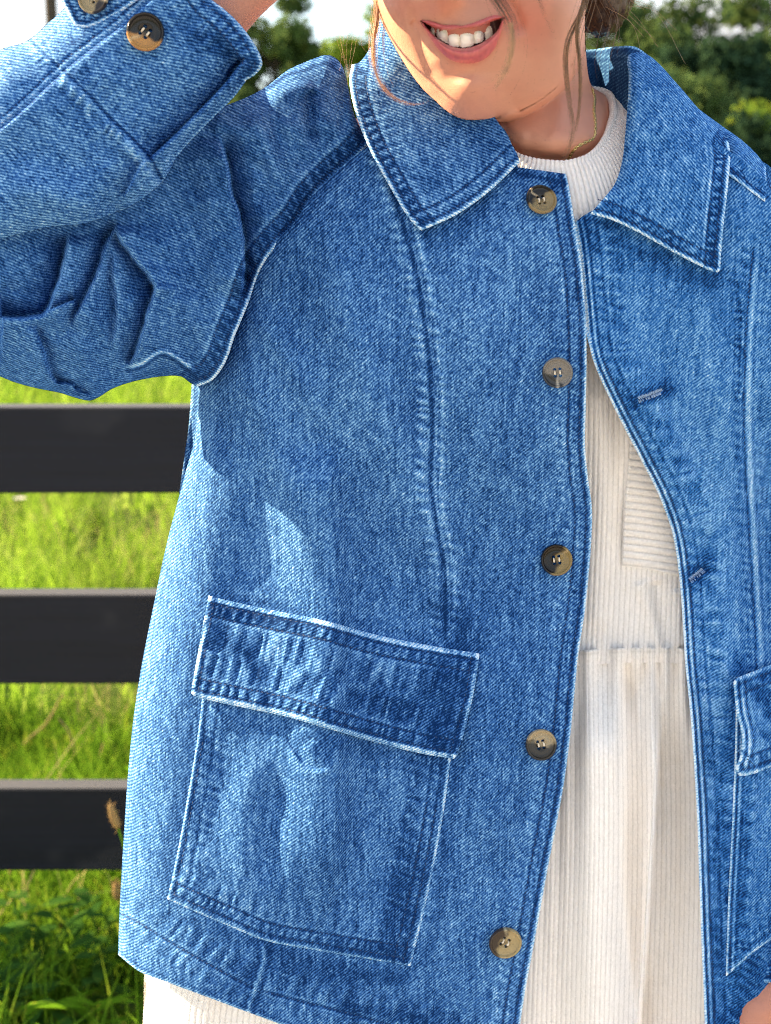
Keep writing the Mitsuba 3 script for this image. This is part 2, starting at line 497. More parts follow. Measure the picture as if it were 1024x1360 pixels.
scene['grass_blade'] = leafy((0.13, 0.26, 0.02), 0.9, yellow=(0.36, 0.40, 0.05))  # deeper than the field green, standing in for shade under the fence
scene['grass_field'] = leafy((0.24, 0.39, 0.04), 0.8, 1.0, 0.5, yellow=(0.55, 0.56, 0.22))
scene['grass_dry'] = leafy((0.42, 0.36, 0.17), 0.4, 0.8)
scene['weed_leaf'] = leafy((0.045, 0.12, 0.022), 0.7, 0.7, 1, 0.35, yellow=(0.10, 0.18, 0.03))
scene['weed_bright'] = leafy((0.16, 0.34, 0.02), 0.4, 1.0)
scene['tree_leaf'] = leafy((0.10, 0.16, 0.055), 0.8, 0.7, 0.15, 0.5, yellow=(0.12, 0.11, 0.02))
scene['tree_leaf_dark'] = leafy((0.030, 0.062, 0.034), 0.8, 0.5, 0.15, 0.5, yellow=(0.04, 0.06, 0.015))
scene['tree_leaf_bright'] = leafy((0.14, 0.22, 0.03), 0.6, 1.0, 0.2)
scene['seed_head'] = leafy((0.33, 0.23, 0.11), 0.4, 0.6, 3)
scene['bark'] = plain((0.06, 0.045, 0.035), 0.9)
scene['petal'] = leafy((0.75, 0.72, 0.66), 0.1, 0.6)


def soil_fn(p, n, uv):
    a = tfbm(p.x * 1.2, p.y * 1.2, 0, 4)
    b = tfbm(p.x * 14, p.y * 14, 0, 3)
    c = tfbm(p.x * 90, p.y * 90, 0, 2)
    turf = mix(mix((0.05, 0.085, 0.012), (0.12, 0.17, 0.02), tss(0.3, 0.7, a)), (0.035, 0.03, 0.02), tss(0.55, 0.8, b) * 0.6)
    path = mix((0.27, 0.262, 0.255), (0.42, 0.41, 0.40), c)           # unseen pale ground, added to bounce light up onto the dress
    return mix(path, turf, tss(1.75, 2.05, p.y + 0.5 * (a - 0.5) + 0.3 * (b - 0.5)))


scene['field_ground'] = {'type': 'twosided', 'bsdf': {'type': 'principled', 'base_color': proc(soil_fn), 'roughness': 0.95, 'specular': 0.1}}
# ---------------------------------------------------------------- the jacket
LEFT_EDGE = np.array([(-300, 330), (100, 300), (420, 276), (505, 264), (560, 259), (620, 247), (650, 240), (720, 222), (800, 205), (880, 189), (950, 178), (1030, 170), (1120, 164),
                      (1210, 159), (1270, 157), (1430, 150), (1800, 150)], float)


def torso_base(P):
    u, v = P[:, 0], P[:, 1]
    L = np.interp(v, LEFT_EDGE[:, 0], LEFT_EDGE[:, 1])
    cu = 715.0
    x = np.where(u < cu, (cu - u) / (cu - L), (u - cu) / 500.0)
    x = np.clip(np.abs(x), 0, 0.9995)
    h = -0.108 * (1 - np.sqrt(1 - x ** 4.4))
    h = h + 0.020 * np.exp(-((v - 450) / 190) ** 2) * np.exp(-((u - 620) / 260) ** 2)
    h = h - 0.050 * (np.maximum(300 - v, 0) / 200) ** 1.4
    return h + 0.030 * ss(650, 1400, v) - 0.012 * ss(500, 750, v) * (1 - ss(750, 1000, v))


PLACKET_R = [(688, 222), (752, 231), (757, 255), (764, 300), (772, 350), (777, 410), (779, 470), (778, 540), (777, 590), (781, 635), (786, 672), (786, 705), (783, 750), (777, 810),
             (768, 870), (763, 920), (757, 980), (749, 1040), (740, 1090), (729, 1145), (719, 1200), (708, 1260), (697, 1320), (690, 1365), (680, 1432)]
PLACKET_R_LINE = PLACKET_R[1:]
PRINCESS_R = [(506, 190), (516, 232), (533, 290), (551, 355), (564, 430), (572, 500), (574, 570), (572, 640), (578, 690), (587, 735), (591, 790), (592, 840)]
HEM_R = [(157, 1268), (185, 1290), (215, 1302), (280, 1326), (350, 1352), (450, 1388), (560, 1414), (680, 1432)]
SIDE_R = [(270, 498), (264, 530), (259, 582), (247, 625), (240, 652), (222, 720), (205, 800), (189, 880), (178, 950), (170, 1030), (164, 1120), (159, 1210), (157, 1268)]
ARMHOLE = [(496, 186), (470, 205), (432, 238), (410, 262), (393, 290), (362, 322), (340, 355), (325, 400), (308, 440), (297, 475), (280, 500), (262, 512)]


def right_drape(A):
    """The folds that the whole right front hangs in, pocket and flap included."""
    A.fold([(426, 270), (462, 420), (505, 545), (550, 660), (592, 750)], 11.0, 44, 30, 0.2, 0.15, 0.05)  # wear values: fading plus painted sky light, paler crests and darker valleys
    A.fold([(500, 240), (540, 380), (556, 520), (562, 640)], -5.0, 22, 22, 0.3, 0.3, -0.03)
    A.fold([(610, 320), (640, 450), (650, 600), (640, 720)], 6, 44, 40, 0.3, 0.3, 0.04)
    A.fold([(700, 320), (690, 450), (700, 600)], -4, 34, 34, 0.3, 0.3)
    A.fold([(310, 470), (350, 560), (400, 700), (420, 780)], 7.5, 18, 30, 0.25, 0.35)
    A.fold([(330, 410), (385, 480), (440, 590)], 6.0, 15, 26, 0.2, 0.4)
    A.fold([(288, 510), (300, 580), (318, 660)], -3.5, 14, 14, 0.3, 0.4)
    A.fold([(420, 300), (400, 420), (410, 520)], -4.5, 30, 34, 0.3, 0.4, -0.03)
    A.fold([(620, 880), (650, 1000), (640, 1150)], 4.5, 34, 34, 0.3, 0.3)
    A.fold([(700, 1010), (690, 1120), (670, 1200)], -3.5, 24, 24, 0.3, 0.3)
    A.fold([(548, 690), (575, 735), (580, 790), (578, 830)], 4.0, 22, 9, 0.3, 0.3)
    A.fold([(600, 720), (640, 800), (680, 900)], -3.0, 40, 40, 0.3, 0.3)
    A.fold([(560, 640), (600, 760), (660, 880), (690, 1000)], 3.0, 34, 34, 0.3, 0.3)
    # the ridge that the sun catches beside the pocket
    A.fold([(430, 585), (432, 640), (438, 720), (442, 800), (440, 900), (443, 1000), (440, 1100), (424, 1190), (404, 1260)], 23.0, 62, 20, 0.10, 0.25)
    A.fold([(352, 600), (340, 700), (332, 800)], -5.0, 34, 40, 0.25, 0.25)
    A.fold([(292, 560), (270, 680), (262, 800), (252, 930)], 8.0, 30, 62, 0.2, 0.3)
    A.fold([(352, 960), (330, 1060), (322, 1150), (330, 1220)], 3.6, 20, 26, 0.3, 0.3)
    A.fold([(300, 950), (282, 1060), (272, 1160)], -3.2, 24, 24, 0.3, 0.3)
    A.fold([(372, 1010), (352, 1100), (350, 1190)], -4.6, 17, 20, 0.3, 0.3)
    A.fold([(250, 620), (262, 760), (235, 900), (214, 1060), (200, 1230)], 3.5, 28, 28, 0.2, 0.2)
    A.fold([(300, 560), (320, 680), (330, 780)], 2.2, 40, 40, 0.3, 0.3)
    A.fold([(480, 880), (490, 1000), (470, 1150)], -2.2, 34, 34, 0.3, 0.3)
    A.crumple(3.2, 0.015, 3, 0.45, 3)
    A.crumple(0.42, 0.06, 4, 0.6, 2)
    A.crumple(0.10, 0.33, 5, 1.0, 1)
    return A


def right_base(P):
    A = Acc(P, torso_base(P))
    right_drape(A)
    A.w += 0.22 * (n2(P, 0.0075, 17, 2, 0.45) - 0.5) + 0.12 * (n2(P, 0.012, 11, 3, 0.4) - 0.5) + 0.13 * (n2(P, 0.05, 12, 2, 0.25) - 0.5)
    return A


def front_right(P):
    A = right_base(P)
    u, v = P[:, 0], P[:, 1]
    A.stitch(PLACKET_R_LINE, 8, 0.4, 0.42, 1.9)
    A.stitch(PLACKET_R_LINE, 23, 0.4, 0.34, 1.9)
    A.rope(PLACKET_R_LINE, 10, 21, 0.22, 0.26, 10, 1, 0.0)
    A.rope(PLACKET_R_LINE, 26, 42, 0.18, 0.16, 13, 2, 0.02)
    A.fold(PL(PLACKET_R_LINE).offset(36)[::9], 0.6, 6, 6, 0.05, 0.05, 0.05)
    A.edge(PLACKET_R_LINE, 2.4, 0.66)
    A.stitch([(688, 231), (740, 240)], 0, 0.4, 0.3).fade([(690, 230), (748, 240)], 8, -0.22, 1)
    A.rope([(690, 222), (750, 231)], 2, 16, 0.2, 0.2, 8, 3, -0.1)
    A.stitch(PRINCESS_R, 0, 0.6, 0.22, 3.0).stitch(PRINCESS_R, -9, 0.3, 0.1, 2.2)
    A.rope(PRINCESS_R, -22, -3, 0.6, 0.28, 15, 4, 0.04)
    A.rope(PRINCESS_R, 3, 22, 0.7, 0.34, 17, 5, 0.04)
    A.fold(PL(PRINCESS_R).offset(10)[::9], 2.0, 7, 6, 0.05, 0.1, 0.15).fold(PL(PRINCESS_R).offset(-12)[::9], 1.6, 6, 7, 0.05, 0.1, 0.14)
    A.fade(PRINCESS_R, 5, -0.10, 14, 0.06)
    A.fade([(516, 250), (560, 400), (574, 570)], 14, -0.06, 2)
    A.fade([(590, 800), (610, 840), (600, 870)], 22, -0.22, 3)
    # armhole: the sleeve is laid on the front, its seam allowance stands under the front's edge
    A.edge(ARMHOLE, 2.0, 0.25, 0.5)
    A.fade(ARMHOLE, 14, -0.10, 4).fade([(545, 310), (600, 300), (650, 268), (690, 235)], 22, -0.12, 15, 0.03).fade(PL(PLACKET_R_LINE).offset(15)[::20], 9, -0.07, 16, 0.04)
    A.fold(PL(ARMHOLE).offset(-16)[::12], 0.8, 9, 9, 0.1, 0.1)
    # side and hem
    A.fade(SIDE_R, 26, 0.10, 5)
    hem = PL(HEM_R)
    st = [(157, 1212), (185, 1226), (232, 1255), (290, 1288), (335, 1312)]
    st2 = [(348, 1316), (400, 1330), (460, 1345), (520, 1362), (600, 1380), (690, 1398)]
    A.stitch(st, 0, 0.9, 0.3, 2.2).stitch(st2, 0, 0.9, 0.36, 2.4)
    A.rope(st, -36, -2, 0.95, 0.20, 24, 6, -0.04, 0.1)
    A.rope(st2, -40, -2, 0.9, 0.26, 22, 7, -0.08, 0.1)
    A.rope(st, 2, 26, 0.5, 0.16, 19, 8, 0.0, 0.2).rope(st2, 2, 24, 0.5, 0.2, 17, 9, 0.0, 0.2)
    A.edge(HEM_R, 2.4, 0.35, 1.2)
    sm = [(351, 1250), (352, 1275), (345, 1300), (335, 1330), (328, 1362), (324, 1400)]
    A.lip(sm, 1.6, 22, 2.0, 0.05, 0.02, 0.3, 0.5)
    A.stitch(sm, -6, 0.4, 0.25).fade(sm, 14, -0.10, 6)
    A.fade([(355, 1265), (420, 1290), (520, 1300)], 18, -0.16, 7, 0.08)
    A.rope([(470, 1330), (474, 1352), (480, 1372)], -8, 12, 0.4, 0.3, 9, 10, -0.2)
    A.fade([(455, 1340), (500, 1345), (560, 1356)], 10, -0.25, 8, 0.1)
    for bu, bv in ((717, 269), (741, 494), (739, 743), (717, 988), (670, 1248)):
        rr = np.hypot(u - bu, v - bv)
        th = np.arctan2(v - bv, u - bu)
        A.h += -0.0012 * np.exp(-(rr / 26) ** 2) + 0.0006 * np.exp(-((rr - 36) / 14) ** 2) * np.cos(3 * th + bu)
    # the front shows through dark along the pocket
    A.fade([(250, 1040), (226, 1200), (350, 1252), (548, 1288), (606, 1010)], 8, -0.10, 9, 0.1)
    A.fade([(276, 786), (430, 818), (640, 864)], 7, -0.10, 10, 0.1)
    return A.out()


FLAP_TOP = [(277, 791), (300, 797), (360, 810), (430, 824), (500, 843), (570, 857), (637, 868)]
FLAP_RIGHT = [(637, 868), (629, 920), (616, 975), (606, 1004)]
FLAP_BOTTOM = [(603, 1008), (560, 1001), (500, 986), (440, 969), (380, 952), (310, 937), (268, 928), (258, 925)]
FLAP_LEFT = [(254, 920), (256, 906), (266, 850), (277, 791)]
FLAP = poly(FLAP_TOP, FLAP_RIGHT, FLAP_BOTTOM, FLAP_LEFT)
PK_LEFT = [(270, 915), (262, 980), (247, 1070), (233, 1145), (222, 1194)]
PK_BOTTOM = [(222, 1194), (262, 1212), (300, 1228), (352, 1249), (420, 1262), (480, 1272), (545, 1283)]
PK_RIGHT = [(545, 1283), (562, 1215), (580, 1130), (592, 1060), (604, 960)]
POCKET = poly(PK_LEFT, PK_BOTTOM, PK_RIGHT, [(604, 960), (430, 925), (270, 915)])


def pocket_right(P):
    A = right_base(P)
    A.h += 0.0022
    allb = PL(np.vstack([crv(PK_LEFT), crv(PK_BOTTOM), crv(PK_RIGHT)]), False)
    A.edge(PK_LEFT, 2.2, 0.42, 1.6).edge(PK_BOTTOM, 2.4, 0.52, 1.8).edge(PK_RIGHT, 3.2, 0.66, 2.0)
    A.stitch(PK_BOTTOM, -9, 0.4, 0.4, 1.8).stitch(PK_BOTTOM, -24, 0.4, 0.36, 1.8)
    A.rope(PK_BOTTOM, -10, -23, 0.55, 0.40, 11.5, 11, -0.10, 0.2)
    A.rope(PK_BOTTOM, -26, -48, 0.5, 0.24, 17, 12, 0.0, 0.1)
    A.stitch(PK_LEFT, -8, 0.3, 0.2).stitch(PK_LEFT, -22, 0.3, 0.16)
    A.rope(PK_LEFT, -9, -22, 0.4, 0.24, 15, 13, 0.0).rope(PK_LEFT, -24, -44, 0.5, 0.2, 20, 14, 0.0)
    A.stitch(PK_RIGHT, -11, 0.4, 0.42, 2.0).stitch(PK_RIGHT, -24, 0.4, 0.4, 2.0)
    A.rope(PK_RIGHT, -12, -23, 0.35, 0.28, 12, 15, -0.08)
    A.rope(PK_RIGHT, -26, -56, 0.45, 0.34, 21, 16, -0.16)
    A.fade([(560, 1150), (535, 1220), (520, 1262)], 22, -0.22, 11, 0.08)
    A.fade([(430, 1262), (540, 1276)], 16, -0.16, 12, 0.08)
    A.fold([(405, 985), (420, 1010), (440, 1030)], 3.2, 9, 16, 0.2, 0.3)
    A.lip([(372, 968), (392, 1000), (410, 1020), (432, 1022), (448, 1000)], 2.0, 24, 4, 0.3, 0.3, 0.4, 0.05)
    A.fade([(300, 960), (420, 985), (580, 1012)], 16, -0.12, 13, 0.05)
    A.crumple(1.4, 0.035, 33, 0.4, 3, 0.05)
    A.w += 0.16 * (n2(P, 0.02, 31, 3, 0.35) - 0.5)
    return A.out()


def flap_right(P):
    A = right_base(P)
    A.h += 0.0065
    A.h += 0.004 * np.exp(-(PL(FLAP_BOTTOM).tree.query(P)[0] / 40) ** 2) - 0.003 * np.exp(-(PL(FLAP_TOP).tree.query(P)[0] / 16) ** 2)
    A.edge(FLAP_TOP, 6.0, 0.50, 2.2, 0.3).edge(FLAP_RIGHT, 4.2, 0.60, 2.2).edge(FLAP_BOTTOM, 6.0, 0.58, 3.0, 0.3).edge(FLAP_LEFT, 4.0, 0.66, 2.2)
    A.stitch(FLAP_TOP, 9, 0.4, 0.36, 1.8).stitch(FLAP_TOP, 25, 0.5, 0.42, 2.0)
    A.rope(FLAP_TOP, 10, 24, 0.7, 0.50, 13, 21, -0.20, 0.2)
    A.rope(FLAP_TOP, 27, 70, 1.5, 0.34, 30, 22, -0.05, 0.1)
    A.stitch(FLAP_BOTTOM, 10, 0.35, 0.26, 1.7).stitch(FLAP_BOTTOM, 25, 0.4, 0.40, 1.9)
    A.rope(FLAP_BOTTOM, 9, 24, 0.8, 0.52, 13.5, 23, -0.18, 0.15)
    A.rope(FLAP_BOTTOM, 27, 66, 1.4, 0.34, 27, 24, -0.05, 0.1)
    A.stitch(FLAP_RIGHT, 10, 0.3, 0.3).stitch(FLAP_RIGHT, 26, 0.4, 0.3).rope(FLAP_RIGHT, 11, 25, 0.3, 0.25, 13, 25, -0.12)
    A.rope(FLAP_RIGHT, 28, 52, 0.4, 0.25, 17, 26, -0.10)
    A.stitch(FLAP_LEFT, 9, 0.3, 0.2).rope(FLAP_LEFT, 8, 30, 0.9, 0.16, 26, 27, -0.02)
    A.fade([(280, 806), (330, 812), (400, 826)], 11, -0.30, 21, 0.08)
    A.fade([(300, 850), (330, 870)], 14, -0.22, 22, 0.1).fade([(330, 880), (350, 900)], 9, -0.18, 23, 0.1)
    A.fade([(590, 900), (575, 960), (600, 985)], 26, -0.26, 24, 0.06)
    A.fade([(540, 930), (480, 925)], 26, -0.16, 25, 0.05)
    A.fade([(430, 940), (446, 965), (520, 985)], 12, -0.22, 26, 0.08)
    A.crumple(1.6, 0.045, 27, 0.5, 3, 0.12)
    A.w += 0.22 * (n2(P, 0.03, 28, 3, 0.5) - 0.5)
    return A.out()


FRONT_R = poly(PLACKET_R_LINE, HEM_R[::-1], SIDE_R[::-1], [(270, 498), (297, 478), (310, 440), (325, 403)] , [(325, 403), (341, 357), (363, 324), (394, 292), (411, 264), (433, 240), (471, 207), (497, 188)],
               [(497, 188), (520, 150), (600, 130), (668, 170), (688, 222)], [(688, 222), (752, 231)])
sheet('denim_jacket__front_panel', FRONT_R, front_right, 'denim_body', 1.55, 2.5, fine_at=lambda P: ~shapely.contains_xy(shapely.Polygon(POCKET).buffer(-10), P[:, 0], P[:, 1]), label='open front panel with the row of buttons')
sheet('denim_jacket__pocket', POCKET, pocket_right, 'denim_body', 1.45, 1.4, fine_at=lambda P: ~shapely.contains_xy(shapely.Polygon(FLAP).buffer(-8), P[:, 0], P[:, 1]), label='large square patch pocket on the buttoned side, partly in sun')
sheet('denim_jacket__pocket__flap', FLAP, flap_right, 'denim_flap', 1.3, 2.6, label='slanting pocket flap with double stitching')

# ---- the other front (right in the picture)
PLACKET_L = [(757, 262), (770, 330), (777, 400), (782, 450), (789, 482), (803, 515), (826, 562), (851, 610), (876, 660), (893, 708), (902, 765), (907, 830), (910, 880), (917, 950), (922, 1020),
             (926, 1090), (929, 1180), (932, 1260), (935, 1330), (938, 1430)]
PRIN_L1 = [(1000, 330), (992, 420), (988, 520), (990, 620), (997, 740), (1004, 860), (1006, 900)]
PRIN_L2 = [(975, 355), (982, 420), (982, 520)]


def left_base(P):
    A = Acc(P, torso_base(P))
    A.h -= 0.010 * ss(420, 700, P[:, 1])
    A.fold([(800, 420), (850, 540), (900, 640), (935, 720)], 7, 40, 30, 0.3, 0.3)
    A.fold([(960, 420), (955, 600), (965, 800), (960, 1000)], 6.5, 26, 26, 0.2, 0.2, 0.05)
    A.fold([(935, 820), (950, 1000), (955, 1200), (960, 1380)], -6, 22, 22, 0.2, 0.1)
    A.fold([(1005, 500), (1020, 760), (1030, 900)], -6, 24, 24, 0.2, 0.2)
    A.fold([(900, 400), (925, 560), (930, 700)], -5, 30, 30, 0.3, 0.3)
    A.crumple(1.4, 0.016, 43, 0.5, 3).crumple(0.4, 0.06, 44, 0.6, 2).crumple(0.10, 0.33, 45, 1, 1)
    A.w += 0.05 + 0.2 * (n2(P, 0.0075, 47, 2, 0.45) - 0.5) + 0.12 * (n2(P, 0.012, 41, 3, 0.4) - 0.5) + 0.16 * (n2(P, 0.05, 42, 2, 0.25) - 0.5)
    return A


def front_left(P):
    A = left_base(P)
    A.edge(PLACKET_L, 3.2, 0.62, 1.6, 0.2)
    A.stitch(PLACKET_L, -5.5, 0.4, 0.34, 1.5).fold(PL(PLACKET_L).offset(-8.5)[::9], 0.4, 2.2, 2.2, 0.1, 0.02, 0.26)
    A.stitch(PLACKET_L, -13, 0.4, 0.36, 2.0).stitch(PLACKET_L, -27, 0.4, 0.16, 2.0)
    A.rope(PLACKET_L, -15, -28, 0.5, 0.26, 17, 41, -0.06)
    A.rope(PLACKET_L, -28, -58, 0.5, 0.26, 26, 42, -0.02)
    A.fade([(785, 420), (820, 500), (870, 590), (905, 680)], 26, -0.05, 41)
    for p, q in (((846, 532), (888, 516)), ((914, 772), (940, 752))):
        n = PL([p, q])
        A.fade([p, q], 11, -0.42, 43, 0.1)
        A.fold([p, q], -1.4, 3, 3, 0.1, 0.1, -0.2)
        A.fold(n.offset(6)[::8], 0.8, 4, 4, 0.1, 0.1).fold(n.offset(-6)[::8], 0.8, 4, 4, 0.1, 0.1)
    A.fold([(925, 775), (937, 740), (944, 700)], -2.2, 8, 10, 0.1, 0.4, -0.16)
    A.stitch(PRIN_L1, 0, 0.4, 0.26, 2.4).stitch(PRIN_L1, -12, 0.3, 0.08, 2).fold(PL(PRIN_L1).offset(-7)[::9], 0.6, 4, 4, 0.1, 0.1, 0.2)
    A.rope(PRIN_L1, 2, 14, 0.45, 0.28, 14, 44, -0.06).rope(PRIN_L1, -12, -30, 0.4, 0.16, 19, 45, -0.03)
    A.stitch(PRIN_L2, 0, 0.3, 0.15).rope(PRIN_L2, -4, 10, 0.4, 0.2, 12, 46, -0.06)
    A.fade([(1000, 330), (990, 400), (985, 470)], 16, -0.12, 45)
    A.fade([(800, 300), (880, 350), (950, 372)], 16, -0.22, 46, 0.04)
    A.fade([(985, 880), (975, 930), (975, 1020)], 12, -0.22, 47, 0.05)
    A.fade([(958, 1020), (955, 1150), (955, 1290)], 8, -0.12, 48, 0.05)
    A.stitch([(925, 990), (936, 1000), (945, 1012)], 0, 0.2, 0.12, 6, 0)
    A.fade([(1000, 1290), (980, 1330), (960, 1370)], 26, -0.2, 49, 0.08).rope([(1010, 1270), (1000, 1320), (985, 1375)], -14, 30, 0.6, 0.3, 14, 47, -0.05)
    A.fade([(765, 290), (775, 320), (790, 330)], 12, -0.2, 50, 0.1)
    return A.out()


FRONT_L = poly([(742, 322), (762, 380), (774, 425), (781, 452), (789, 482), (803, 515), (826, 562), (851, 610), (876, 660), (893, 708), (902, 765), (907, 830), (910, 880), (917, 950), (922, 1020),
                (926, 1090), (929, 1180), (932, 1260), (935, 1330), (938, 1430)], [(938, 1430), (1060, 1420), (1150, 1395)], [(1150, 1395), (1165, 1100), (1150, 800), (1110, 500), (1060, 330), (1018, 240)],
               [(1018, 240), (968, 200), (900, 160)], [(900, 160), (850, 212), (806, 268), (770, 290), (742, 322)])


def front_left_deep(P):
    h, w = front_left(P)
    # under the other front near the neck, in front of it nowhere
    h = h - 0.006 * ss(470, 430, P[:, 1]) * ss(800, 770, P[:, 0])
    return h, w


sheet('denim_jacket__front_panel', FRONT_L, front_left_deep, 'denim_left', 1.5, 2.5, label='open front panel with the buttonholes')

PKL_LEFT = [(978, 900), (976, 1000), (972, 1100), (967, 1200), (964, 1297)]
PKL_BOTTOM = [(964, 1297), (980, 1283), (1003, 1263), (1040, 1240), (1120, 1215)]
POCKET_L = poly(PKL_LEFT, PKL_BOTTOM, [(1120, 1215), (1130, 900)], [(1130, 900), (978, 900)])
FL_TOP = [(974, 906), (978, 901), (1000, 892), (1024, 883), (1070, 872), (1130, 862)]
FL_BOT = [(1130, 1000), (1060, 1012), (1024, 1019), (1000, 1028), (982, 1030), (977, 1020)]
FL_LEFT = [(977, 1020), (984, 1000), (985, 975), (978, 945), (974, 906)]
FLAP_L = poly(FL_TOP, [(1130, 862), (1130, 1000)], FL_BOT, FL_LEFT)


def pocket_left(P):
    A = left_base(P)
    A.h += 0.003
    A.edge(PKL_LEFT, 2.4, 0.6, 1.4).edge(PKL_BOTTOM, 2.6, 0.55, 1.6)
    A.stitch(PKL_LEFT, -5, 0.3, 0.3, 1.6).fold(PL(PKL_LEFT).offset(-8)[::9], 0.3, 2, 2, 0.1, 0.05, 0.2).stitch(PKL_LEFT, -12, 0.3, 0.2)
    A.rope(PKL_LEFT, -12, -32, 0.5, 0.3, 26, 51, -0.1)
    A.fold([(1002, 1020), (998, 1120), (992, 1230)], 1.6, 5, 5, 0.1, 0.1, 0.16)
    A.fade([(985, 1040), (985, 1150), (980, 1250)], 12, -0.16, 51, 0.06)
    A.stitch(PKL_BOTTOM, -10, 0.3, 0.2).rope(PKL_BOTTOM, -8, -26, 0.5, 0.3, 10, 52, -0.05)
    return A.out()


def flap_left(P):
    A = left_base(P)
    A.h += 0.010 + 0.010 * np.exp(-(PL(FL_LEFT).tree.query(P)[0] / 22) ** 2)
    A.edge(FL_LEFT, 3.6, 0.45, 2.0, 0.2).edge(FL_TOP, 3.4, 0.35, 1.6).edge(FL_BOT, 3.4, 0.5, 1.6)
    A.fold(PL(FL_LEFT).offset(10)[::9], 0.6, 3, 3, 0.1, 0.1, 0.25).stitch(FL_LEFT, 7, 0.3, 0.3, 1.6).stitch(FL_LEFT, 15, 0.3, 0.2)
    A.stitch(FL_TOP, 9, 0.3, 0.3).stitch(FL_TOP, 22, 0.3, 0.3).rope(FL_TOP, 9, 22, 0.4, 0.3, 11, 53, -0.2)
    A.stitch(FL_BOT, 9, 0.3, 0.25).stitch(FL_BOT, 24, 0.3, 0.3).rope(FL_BOT, 8, 24, 0.5, 0.4, 9, 54, -0.1)
    A.rope(FL_LEFT, 18, 60, 0.8, 0.3, 40, 55, -0.05, 0.9)
    A.fade([(1000, 920), (1024, 940), (1030, 980)], 18, -0.16, 54, 0.06)
    return A.out()


sheet('denim_jacket__pocket', POCKET_L, pocket_left, 'denim_left', 1.5, 1.6, label='patch pocket cut by the picture edge, beside the hanging arm')
sheet('denim_jacket__pocket_001__flap', FLAP_L, flap_left, 'denim_left', 1.4, 3.0, label='lifted pocket flap at the picture edge')


# ---- back panel: from one side to the other behind the body
def back_panel():
    vs = np.r_[np.linspace(190, 480, 14), np.linspace(505, 1262, 40)]
    ps = np.linspace(0, math.pi, 61)
    V = []
    for v in vs:
        L = np.interp(v, LEFT_EDGE[:, 0], LEFT_EDGE[:, 1]) - 9.0 * ss(500, 540, v) * (1 - ss(590, 650, v))
        if v < 500:
            L = np.interp(v, [190, 300, 500], [400, 340, 262])
        a = at(L + 3, v, Y0 + 0.116)
        b = at(np.interp(v, [190, 240, 300, 500, 1400], [940, 1000, 1050, 1120, 1170]), v, Y0 + 0.135)
        c, r = (a + b) / 2, (b - a) / 2
        z = v * 0.01
        for p in ps:
            q = c - math.cos(p) * r
            dep = (0.13 if v > 400 else 0.05 + 0.08 * (v - 190) / 210) * math.sin(p) ** 0.7
            wob = 0.012 * math.sin(p * 9 + z * 0.5) * math.sin(p) * ss(500, 900, v)
            V.append([q[0], q[1] + dep + wob, q[2] + 0.012 * math.sin(p)])
    n, m = len(ps), len(vs)
    i, j = np.meshgrid(np.arange(m - 1), np.arange(n - 1), indexing='ij')
    q = np.stack([i * n + j, i * n + j + 1, (i + 1) * n + j + 1, (i + 1) * n + j], -1).reshape(-1, 4)
    f = np.vstack([q[:, [0, 1, 2]], q[:, [0, 2, 3]]])
    V = np.array(V)
    put('denim_jacket__back_panel', trimesh.Trimesh(V, f, process=False), 'denim_body', True, np.stack([V[:, 0] * 0 + 0.02, V[:, 0] * 0], 1))


back_panel()

# side panel seen behind the front's edge under the arm
def side_strip(P):
    A = Acc(P, -0.118 + 0.02 * ss(250, 275, P[:, 0]))
    A.edge([(255, 512), (252, 550), (248, 590), (243, 620), (239, 652)], 2.4, 0.3).crumple(1.5, 0.02, 60, 0.4)
    A.w += 0.02
    return A.out()


sheet('denim_jacket__side_panel', poly([(255, 505), (252, 550), (248, 590), (243, 620), (238, 656)], [(238, 656), (262, 640), (275, 590), (285, 500)], [(285, 500), (255, 505)]), side_strip, 'denim_body', 1.6, 3.0)
# ---- collar
COL_A_OUT = [(467, 86), (464, 104), (467, 130), (477, 165), (494, 205), (517, 247), (541, 287), (556, 304)]
COL_A_LOW = [(560, 306), (582, 297), (610, 283), (650, 254), (690, 216)]
COL_A_TOP = [(505, 20), (500, 46), (490, 66), (478, 82), (467, 86)]
COLLAR_A = poly(COL_A_OUT, COL_A_LOW, [(690, 214), (687, 205), (674, 182), (660, 160), (640, 130), (600, 84), (560, 20)], [(560, 20), (505, 20)], COL_A_TOP)


